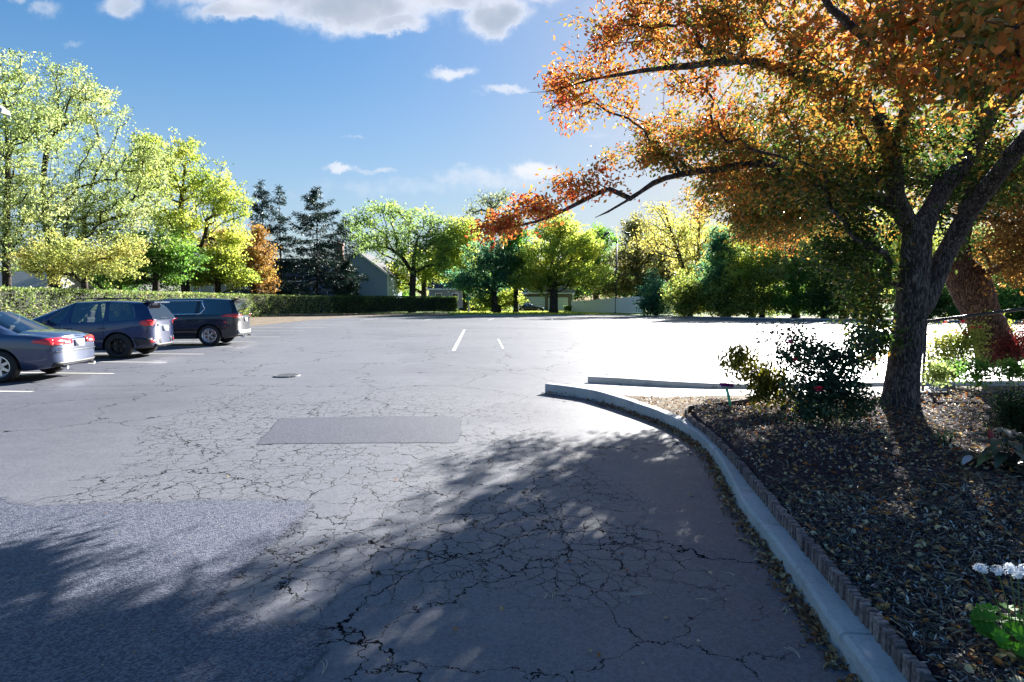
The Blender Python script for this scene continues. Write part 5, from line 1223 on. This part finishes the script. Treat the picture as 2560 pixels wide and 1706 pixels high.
def wheel(root, x, y, r, w, side, rim_mat, spokes, style):
    mb = MB(); R0 = r*.66
    prof = [(R0, -w/2+.01), (R0+.02, -w/2), (r-.03, -w/2), (r-.008, -w/2+.02), (r, -w/2+.05), (r, w/2-.05), (r-.008, w/2-.02), (r-.03, w/2), (R0+.02, w/2), (R0, w/2-.01)]
    mb.lathe(prof, 'Y', (0, 0, 0), 36)
    ty = mb.obj('wheel', M['tyre'], root, True); ty.location = (x, y, r)
    mb = MB()
    o = side*(w/2-.015)
    mb.lathe([(R0+.005, o+side*.008), (R0-.012, o+side*.01), (R0-.03, o-side*.01), (R0-.035, o-side*.12), (.02, o-side*.12)], 'Y', (0, 0, 0), 36)
    for k in range(spokes):
        a = 2*PI*k/spokes
        for s in ((-1, 1) if style == 'split' else (0,)):
            a0 = a+s*.10; a1 = a+s*.20
            p0 = Vector((math.cos(a0)*.05, o-side*.012, math.sin(a0)*.05)); p1 = Vector((math.cos(a1)*(R0-.015), o-side*.006, math.sin(a1)*(R0-.015)))
            d = (p1-p0).normalized(); t = d.cross(Vector((0, 1, 0)))
            ww = .016 if style == 'split' else .030
            vs = [p0-t*ww*1.2, p0+t*ww*1.2, p1+t*ww*.8, p1-t*ww*.8]
            mb.add(vs+[v-Vector((0, side*.04, 0)) for v in vs], [(0, 1, 2, 3), (7, 6, 5, 4), (0, 4, 5, 1), (1, 5, 6, 2), (2, 6, 7, 3), (3, 7, 4, 0)])
    mb.lathe([(.001, o+side*.002), (.05, o+side*.002), (.06, o-side*.015), (.06, o-side*.04)], 'Y', (0, 0, 0), 20)
    rm = mb.obj('rim', rim_mat, ty, False)
    # brake disc behind the spokes
    mb = MB(); mb.lathe([(.001, o-side*.085), (R0*.72, o-side*.085)], 'Y', (0, 0, 0), 28); mb.obj('brake_disc', simple('disc_steel', (.12, .11, .10), .4, metal=.8), ty)

def car(name, label, loc, heading, st, paint, glass_tag, wheels, wr, rim_mat, spokes, style, wtrack, group=None, sub=2, arch=None):
    """st: stations front->rear (x towards the front positive). each: (x, w, zb, zbelt, xup, wr, zr). rows across half the section"""
    root = empty(name, loc, heading); tag(root, label, 'car', group)
    rows = []
    for (x, w, zb, zs, xu, wu, zr) in st:
        rows.append([(x, 0, zb), (x, w*.86, zb), (x, w*.965, zb+.06), (x, w, .55*zb+.45*zs), (x, w*.985, zs-.10), (x, w*.945, zs), (xu, wu, zr-.055), (xu, wu-.10, zr-.008), (xu, wu*.5, zr+.012), (xu, 0, zr+.018)])
    J = len(rows[0]); I = len(rows); vs = []; 
    for r_ in rows:
        for (x, y, z) in r_: vs.append((x, y, z))
        for (x, y, z) in r_[-2:0:-1]: vs.append((x, -y, z))
    K = 2*J-2; fs = []; mi = []
    for i in range(I-1):
        for j in range(K):
            fs.append((i*K+j, i*K+(j+1) % K, (i+1)*K+(j+1) % K, (i+1)*K+j))
            jj = j if j < J-1 else K-1-j
            mi.append(glass_tag(i, jj))
    for end, ii in ((0, 0), (1, I-1)):
        for j in range(J-1):
            a, b = ii*K+j, ii*K+j+1; c, d = ii*K+(K-j) % K, ii*K+K-j-1
            f = [a, b, d, c] if j not in (0, J-2) else ([a, b, d] if j == 0 else [a, b, c])
            fs.append(tuple(f if end == 0 else f[::-1])); mi.append(glass_tag(('F', 'R')[end], j))
    me = raw('body', vs, fs, True, mi)
    for mm in (paint, M['cglass'], M['pglass'], M['plastic'], M['dark']): me.materials.append(mm)
    tmp = bpy.data.objects.new('tmp', me); C.objects.link(tmp)
    bm = bmesh.new(); bm.from_mesh(me); bmesh.ops.recalc_face_normals(bm, faces=bm.faces)
    cl = bm.edges.layers.float.new('crease_edge')
    for e in bm.edges:
        ms = {f.material_index for f in e.link_faces}
        if len(ms) > 1: e[cl] = 1.0
    cv = bm.verts.layers.float.new('crease_vert')
    for v in bm.verts:
        ms = {f.material_index for f in v.link_faces}
        if ms & {1, 2} and len(ms) > 1: v[cv] = .85
    bm.to_mesh(me); bm.free()
    sm = tmp.modifiers.new('s', 'SUBSURF'); sm.levels = sub; sm.render_levels = sub
    cut = []
    for (x, s) in [(x, s) for x in wheels for s in (-1, 1)]:
        mb = MB(); mb.lathe([(.001, s*(wtrack-.24)), (arch or wr+.055, s*(wtrack-.24)), (arch or wr+.055, s*(wtrack+.35)), (.001, s*(wtrack+.35))], 'Y', (x, 0, wr), 40)
        co_ = mb.obj('cut', M['dark']); 
        b2 = bmesh.new(); b2.from_mesh(co_.data); bmesh.ops.remove_doubles(b2, verts=b2.verts, dist=.002); bmesh.ops.recalc_face_normals(b2, faces=b2.faces); b2.to_mesh(co_.data); b2.free()
        bo = tmp.modifiers.new('b', 'BOOLEAN'); bo.operation = 'DIFFERENCE'; bo.object = co_; bo.solver = 'EXACT'; bo.material_mode = 'TRANSFER'; cut.append(co_)
    dg = bpy.context.evaluated_depsgraph_get(); full = bpy.data.meshes.new_from_object(tmp.evaluated_get(dg), depsgraph=dg)
    for c_ in cut: bpy.data.objects.remove(c_)
    bpy.data.objects.remove(tmp)
    bm = bmesh.new(); bm.from_mesh(full); bvh = BVHTree.FromBMesh(bm); mats = [mm for mm in full.materials]
    names = {0: 'body', 1: 'window', 2: 'rear_window', 3: 'trim', 4: 'wheel_arch'}
    # islands per material group
    glassislands = {}
    bm.faces.ensure_lookup_table()
    parts = {}
    body_idx = [f.index for f in bm.faces if mats[f.material_index].name not in (M['cglass'].name, M['pglass'].name)]
    seen = set()
    groups = [('body', body_idx)]
    for f in bm.faces:
        nm_ = mats[f.material_index].name
        if nm_ in (M['cglass'].name, M['pglass'].name) and f.index not in seen:
            stack = [f]; isl = []; seen.add(f.index)
            while stack:
                q_ = stack.pop(); isl.append(q_.index)
                for e in q_.edges:
                    for h in e.link_faces:
                        if h.index not in seen and h.material_index == f.material_index: seen.add(h.index); stack.append(h)
            groups.append(('window', isl))
    for nm_, ids in groups:
        vm = {}; V2 = []; F2 = []; MI = []
        for i in ids:
            f = bm.faces[i]; ff = []
            for v in f.verts:
                if v.index not in vm: vm[v.index] = len(V2); V2.append(v.co.copy())
                ff.append(vm[v.index])
            F2.append(ff); MI.append(f.material_index)
        um = sorted(set(MI)); m2 = raw(nm_, V2, F2, True, [um.index(q_) for q_ in MI])
        for q_ in um: m2.materials.append(mats[q_])
        o = link(nm_, m2, None, root)
        if nm_ == 'body':
            m2.set_sharp_from_angle(angle=math.radians(42))
            s_ = o.modifiers.new('thick', 'SOLIDIFY'); s_.thickness = .012; s_.offset = -1
    bm.free()
    for x in wheels:
        for s in (-1, 1): wheel(root, x, s*(wtrack-.085), wr, .215, s, rim_mat, spokes, style)
    # floor pan, seats
    mb = MB(); x0, x1 = st[-2][0]+.2, st[1][0]-.2
    mb.box(((x0+x1)/2, 0, st[3][2]+.10), ((x1-x0)/2, wtrack-.26, .04)); mb.obj('floor_pan', M['plastic'], root)
    for sx, rowx in ((0, .35), (1, -.55)):
        for s in (-1, 1):
            mb = MB(); zf = st[3][2]+.15
            mb.box((rowx, s*.38, zf+.22), (.25, .23, .08)); mt = Matrix.Translation((rowx-.26, s*.38, zf+.5)) @ Matrix.Rotation(-.22, 4, 'Y'); mb.box((0, 0, 0), (.06, .22, .30), mt); mb.box((-.02, 0, .42), (.05, .12, .09), mt)
            mb.obj('seat', M['seat'], root, bevel=.03)
    def decal(nm_, quad, d, mat, n=(10, 4), off=.008, thick=None, poly=None, parent=root):
        """quad: 4 (u,v) in the plane across direction d ('R': looking forward at the tail: (y,z); 'L'/'S': the side, (x,z), L is +y side, S the -y side)"""
        n = (n, n) if isinstance(n, int) else n; grid = []; 
        for b in range(n[1]+1):
            for a in range(n[0]+1):
                s, t = a/n[0], b/n[1]
                p = [(1-t)*((1-s)*quad[0][k]+s*quad[1][k])+t*((1-s)*quad[3][k]+s*quad[2][k]) for k in (0, 1)]
                if d == 'R': o_, dr_ = Vector((-5, p[0], p[1])), Vector((1, 0, 0))
                elif d == 'L': o_, dr_ = Vector((p[0], 4, p[1])), Vector((0, -1, 0))
                else: o_, dr_ = Vector((p[0], -4, p[1])), Vector((0, 1, 0))
                h = bvh.ray_cast(o_, dr_)
                if h[0] is None: h = (o_+dr_*(4 if d != 'R' else 5+st[-1][0]-(-0)), -dr_)
                grid.append(h[0]+h[1].normalized()*off if h[1].dot(dr_) < 0 else h[0]-h[1].normalized()*off)
        N = n[0]+1; fs2 = [(b*N+a, b*N+a+1, (b+1)*N+a+1, (b+1)*N+a) for b in range(n[1]) for a in range(n[0])]
        inner = [g_+(-(Vector((1, 0, 0)) if d == 'R' else Vector((0, -1 if d == 'L' else 1, 0)))*0) for g_ in grid]
        o = link(nm_, raw(nm_, grid, fs2, True), mat, parent)
        s_ = o.modifiers.new('thick', 'SOLIDIFY'); s_.thickness = .014; s_.offset = 0; s_.use_even_offset = False
        return o
    return root, decal

HD = PI+math.radians(9)     # nose to the left of the photo, turned a little towards the camera
def place(px, py_, Yrear, zz=0):  # position of the rear axle centre
    return
# ---- crossover (dark blue, roof rails, black wheels)
P_BLUE = paintmat('deep_blue_paint', (.012, .024, .085)); P_NAVY = paintmat('black_navy_paint', (.006, .007, .016)); P_SLATE = paintmat('slate_blue_paint', (.035, .055, .12))
def gt_suv(i, j):
    if i == 'R': return {5: 1}.get(j, 0) if j in (5,) else (3 if j in (0, 1) else 0)
    if i == 'F': return 0
    if j == 5: return {3: 1, 5: 1, 7: 2}.get(i, 0)
    if j in (6, 7, 8) and i == 2: return 1
    if j in (0, 1, 2): return 3 if j < 2 else 0
    return 0
SUV = [ # x, w, zb, zbelt, xup, wr, zr   (x=0 is mid wheelbase)
 (2.28, .60, .34, .72, 2.22, .48, .80), (2.12, .84, .24, .84, 2.02, .66, .93), (1.35, .90, .22, .99, 1.15, .70, 1.10), (.55, .905, .22, 1.02, -.02, .63, 1.60), (.18, .905, .22, 1.03, -.10, .64, 1.63),
 (-.10, .905, .22, 1.035, -.16, .645, 1.64), (-.95, .905, .22, 1.06, -.95, .645, 1.665), (-1.08, .905, .22, 1.065, -1.05, .645, 1.665), (-1.80, .90, .24, 1.12, -1.62, .615, 1.645), (-2.00, .885, .27, 1.13, -1.86, .60, 1.62), (-2.26, .83, .33, 1.10, -2.02, .575, 1.585)]
def gt_f(i, j):
    if i == 'R': return 1 if j == 5 else (3 if j in (0, 1) else 0)
    if i == 'F': return 0
    if j == 5: return {3: 1, 4: 0, 5: 1, 7: 2}.get(i, 0)
    if j in (6, 7, 8) and i == 2: return 1
    return 3 if j < 2 else 0
f0 = G(300.6, 896.5)                      # near rear tyre contact
R9 = Matrix.Rotation(HD, 3, 'Z')
def root_from_wheel(c, wx, wt): return Vector((c.x, c.y, 0)) - R9 @ Vector((wx, wt, 0))
rt_, dec = car('crossover_car', 'dark blue crossover with roof rails and black wheels, between the sedan and the black suv', root_from_wheel(f0, -1.33, .80), HD, SUV, P_BLUE, gt_f,
    (1.33, -1.33), .36, M['alloy_black'], 5, 'split', .89, 'cars parked in the left row')
for s, k in ((1, 'L'), (-1, 'S')):
    dec('tail_light', [(-2.18, .93), (-1.90, .98), (-1.96, 1.09), (-2.2, 1.12)], k, M['red_lens'], (6, 3))
    dec('tail_light', [(s*.86, .93), (s*.56, .99), (s*.60, 1.08), (s*.86, 1.12)], 'R', M['red_lens'], (6, 3))
    dec('reflector', [(s*.80, .44), (s*.55, .44), (s*.55, .52), (s*.80, .52)], 'R', M['red_lens'], (6, 2))
    dec('bumper_cladding', [(-2.24, .30), (-1.72, .30), (-1.76, .60), (-2.24, .58)], k, M['plastic'], (6, 3), off=.004)
    dec('sill_cladding', [(-.90, .26), (.90, .26), (.90, .36), (-.90, .36)], k, M['plastic'], (10, 2), off=.006)
    for x0 in (.16, -.96): dec('door_gap', [(x0, .40), (x0+.012, .40), (x0+.012, 1.02), (x0, 1.02)], k, M['dark'], (1, 8), off=-.003)
    for x0 in (.0, -.86): dec('door_handle', [(x0-.14, .86), (x0+.04, .86), (x0+.04, .89), (x0-.14, .89)], k, P_BLUE, (4, 2), off=.022)
    mb = MB(); mb.tube([(.0, s*.56, 1.66), (-.15, s*.56, 1.705), (-.9, s*.565, 1.735), (-1.4, s*.56, 1.72), (-1.6, s*.55, 1.67)], .016, 8); mb.obj('roof_rail', M['dark'], rt_, True)
    mb = MB(); mb.box((.42, s*.99, 1.06), (.06, .10, .07)); mb.obj('mirror', P_BLUE, rt_, bevel=.03)
dec('tail_trim', [(-.50, .92), (.50, .92), (.50, .97), (-.50, .97)], 'R', M['chrome'], (8, 1), off=.01)
dec('number_plate', [(-.17, .76), (.17, .76), (.17, .90), (-.17, .90)], 'R', M['plate'], (2, 2), off=.016)
dec('rear_bumper', [(-.62, .32), (.62, .32), (.62, .40), (-.62, .40)], 'R', M['plastic'], (8, 2), off=.02)
mb = MB(); mt = Matrix.Translation((-2.02, 0, 1.635)) @ Matrix.Rotation(-.12, 4, 'Y'); mb.box((0, 0, 0), (.17, .54, .022), mt); mb.obj('spoiler', P_BLUE, rt_, bevel=.015)
mb = MB(); mb.tube([(-2.25, -.12, 1.14), (-2.22, .05, 1.17), (-2.17, .2, 1.22)], .01, 5); mb.obj('rear_wiper', M['dark'], rt_)
# ---- big black suv
SUV2 = [(2.60, .64, .36, .85, 2.54, .55, .95), (2.40, .92, .26, .98, 2.30, .74, 1.06), (1.50, .985, .24, 1.10, 1.30, .76, 1.20), (.85, .99, .24, 1.12, .25, .72, 1.72), (.45, .99, .24, 1.125, .15, .725, 1.75),
 (.10, .99, .24, 1.13, .08, .73, 1.76), (-1.02, .99, .24, 1.15, -1.10, .73, 1.78), (-1.20, .99, .24, 1.155, -1.22, .73, 1.78), (-2.10, .985, .26, 1.17, -1.95, .71, 1.76), (-2.34, .96, .30, 1.17, -2.20, .69, 1.735), (-2.58, .91, .36, 1.14, -2.36, .665, 1.70)]
def gt_s2(i, j):
    if i == 'R': return 1 if j == 5 else (3 if j in (0, 1) else 0)
    if i == 'F': return 0
    if j == 5: return {3: 2, 5: 2, 7: 2, 8: 2}.get(i, 0)
    if j in (6, 7, 8) and i == 2: return 1
    return 3 if j < 2 else 0
s0 = G(526, 864.7)
rt_, dec = car('suv_car', 'large black suv with chrome window trim and silver wheels, farthest of the three parked cars', root_from_wheel(s0, -1.54, .87), HD, SUV2, P_NAVY, gt_s2,
    (1.54, -1.54), .385, M['alloy'], 5, 'split', .96, 'cars parked in the left row')
for s, k in ((1, 'L'), (-1, 'S')):
    dec('tail_light', [(-2.50, 1.05), (-1.95, 1.10), (-2.15, 1.17), (-2.5, 1.20)], k, M['red_lens'], (6, 3))
    dec('tail_light', [(s*.92, 1.03), (s*.52, 1.06), (s*.56, 1.16), (s*.90, 1.18)], 'R', M['red_lens'], (6, 3))
    dec('sill_cladding', [(-1.05, .28), (1.05, .28), (1.05, .36), (-1.05, .36)], k, M['plastic'], (10, 2), off=.006)
    dec('chrome_trim', [(-1.22, 1.165), (.70, 1.14), (.70, 1.17), (-1.24, 1.20)], k, M['chrome'], (14, 1), off=.012)
    dec('chrome_trim', [(-1.30, 1.665), (.20, 1.64), (.20, 1.67), (-1.30, 1.70)], k, M['chrome'], (14, 1), off=.012)
    dec('chrome_trim', [(-1.24, 1.17), (-1.40, 1.36), (-1.36, 1.36), (-1.20, 1.17)], k, M['chrome'], (3, 1), off=.012)
    dec('chrome_trim', [(-1.40, 1.36), (-1.27, 1.69), (-1.23, 1.69), (-1.36, 1.36)], k, M['chrome'], (3, 1), off=.012)
    for x0 in (.28, -1.0): dec('door_gap', [(x0, .42), (x0+.012, .42), (x0+.012, 1.12), (x0, 1.12)], k, M['dark'], (1, 8), off=-.003)
    mb = MB(); mb.box((.72, s*1.07, 1.16), (.07, .11, .08)); mb.obj('mirror', P_NAVY, rt_, bevel=.03)
dec('number_plate', [(-.17, .88), (.17, .88), (.17, 1.02), (-.17, 1.02)], 'R', M['plate'], (2, 2), off=.016)
dec('rear_bumper', [(-.80, .42), (.80, .42), (.80, .56), (-.80, .56)], 'R', simple('bumper_silver', (.42, .43, .45), .35, metal=.5), (8, 2), off=.02)
dec('tail_trim', [(-.50, 1.05), (.50, 1.05), (.50, 1.08), (-.50, 1.08)], 'R', M['chrome'], (8, 1), off=.012)
mb = MB(); mt = Matrix.Translation((-2.38, 0, 1.745)) @ Matrix.Rotation(-.12, 4, 'Y'); mb.box((0, 0, 0), (.15, .62, .02), mt); mb.obj('spoiler', P_NAVY, rt_, bevel=.015)
for s in (-1, 1):
    mb = MB(); mb.tube([(-2.50, s*.45, .33), (-2.66, s*.45, .32)], .045, 10); mb.obj('exhaust_tip', M['chrome'], rt_)
# ---- sedan
SED = [(2.32, .62, .30, .62, 2.28, .5, .68), (2.16, .84, .20, .70, 2.08, .66, .76), (1.10, .90, .18, .88, .92, .70, .95), (.40, .905, .18, .92, -.08, .58, 1.38), (.05, .905, .18, .93, -.25, .60, 1.42),
 (-.35, .905, .18, .935, -.37, .605, 1.43), (-1.05, .905, .18, .955, -.88, .585, 1.405), (-1.40, .90, .20, .975, -1.62, .66, 1.03), (-1.85, .89, .22, .96, -1.85, .66, 1.02), (-2.20, .86, .26, .92, -2.16, .64, .985), (-2.40, .76, .32, .84, -2.34, .58, .90)]
def gt_sed(i, j):
    if i == 'R': return 3 if j == 0 else 0
    if i == 'F': return 0
    if j == 5: return {3: 1, 5: 1}.get(i, 0)
    if j in (6, 7, 8) and i in (2, 6): return 1
    return 3 if j < 1 else 0
d0 = G(2, 957)
rt_, dec = car('sedan_car', 'slate blue sedan with long red tail lights, nearest car, cut by the left photo edge', root_from_wheel(d0, -1.35, .81), HD, SED, P_SLATE, gt_sed,
    (1.37, -1.37), .325, M['alloy'], 7, 'single', .885, 'cars parked in the left row')
for s, k in ((1, 'L'), (-1, 'S')):
    dec('tail_light', [(-2.30, .74), (-1.98, .80), (-1.99, .85), (-2.30, .88)], k, M['red_lens'], (6, 3))
    dec('tail_light', [(s*.80, .73), (s*.26, .75), (s*.26, .86), (s*.80, .88)], 'R', M['red_lens'], (8, 3))
    dec('reverse_light', [(s*.52, .765), (s*.34, .765), (s*.34, .80), (s*.52, .80)], 'R', M['clear_lens'], (4, 2), off=.018)
    for x0 in (.02, -.98): dec('door_gap', [(x0, .34), (x0+.012, .34), (x0+.012, .93), (x0, .93)], k, M['dark'], (1, 8), off=-.003)
    mb = MB(); mb.box((.34, s*.98, .97), (.06, .10, .06)); mb.obj('mirror', P_SLATE, rt_, bevel=.03)
    mb = MB(); mb.tube([(-2.30, s*.5, .27), (-2.42, s*.5, .26)], .035, 10); mb.obj('exhaust_tip', M['chrome'], rt_)
dec('number_plate', [(-.16, .68), (.16, .68), (.16, .82), (-.16, .82)], 'R', M['plate'], (2, 2), off=.016)
dec('bumper_step', [(-.72, .60), (.72, .60), (.72, .63), (-.72, .63)], 'R', M['chrome'], (10, 1), off=.03)
dec('rear_valance', [(-.74, .30), (.74, .30), (.74, .38), (-.74, .38)], 'R', M['plastic'], (10, 2), off=.012)
dec('boot_gap', [(-.66, .655), (.66, .655), (.66, .665), (-.66, .665)], 'R', M['dark'], (10, 1), off=.004)
mb = MB(); mb.lathe([(.001, .12), (.07, .10), (.10, .05), (.09, .0)], c=(-1.3, .1, .99), k=16); tissue = mb.obj('parcel_shelf_hat', simple('pale_cloth', (.55, .55, .6), .8), rt_, True)
# ---- dark cars in the far driveways
def far_car(label, px, Y, paint, hd):
    p = P(px, 770, Y); root, dec_ = car('driveway_car', label, (p.x, Y, 0), hd, SED, paint, gt_sed, (1.37, -1.37), .325, M['alloy'], 7, 'single', .885, 'cars in the far driveways', sub=1)
far_car('dark sedan in the driveway behind the green sign', 1182, 100, P_NAVY, PI*.97)
far_car('dark low car in front of the white garage door, between the street trees', 1326, 99, P_NAVY, .02)
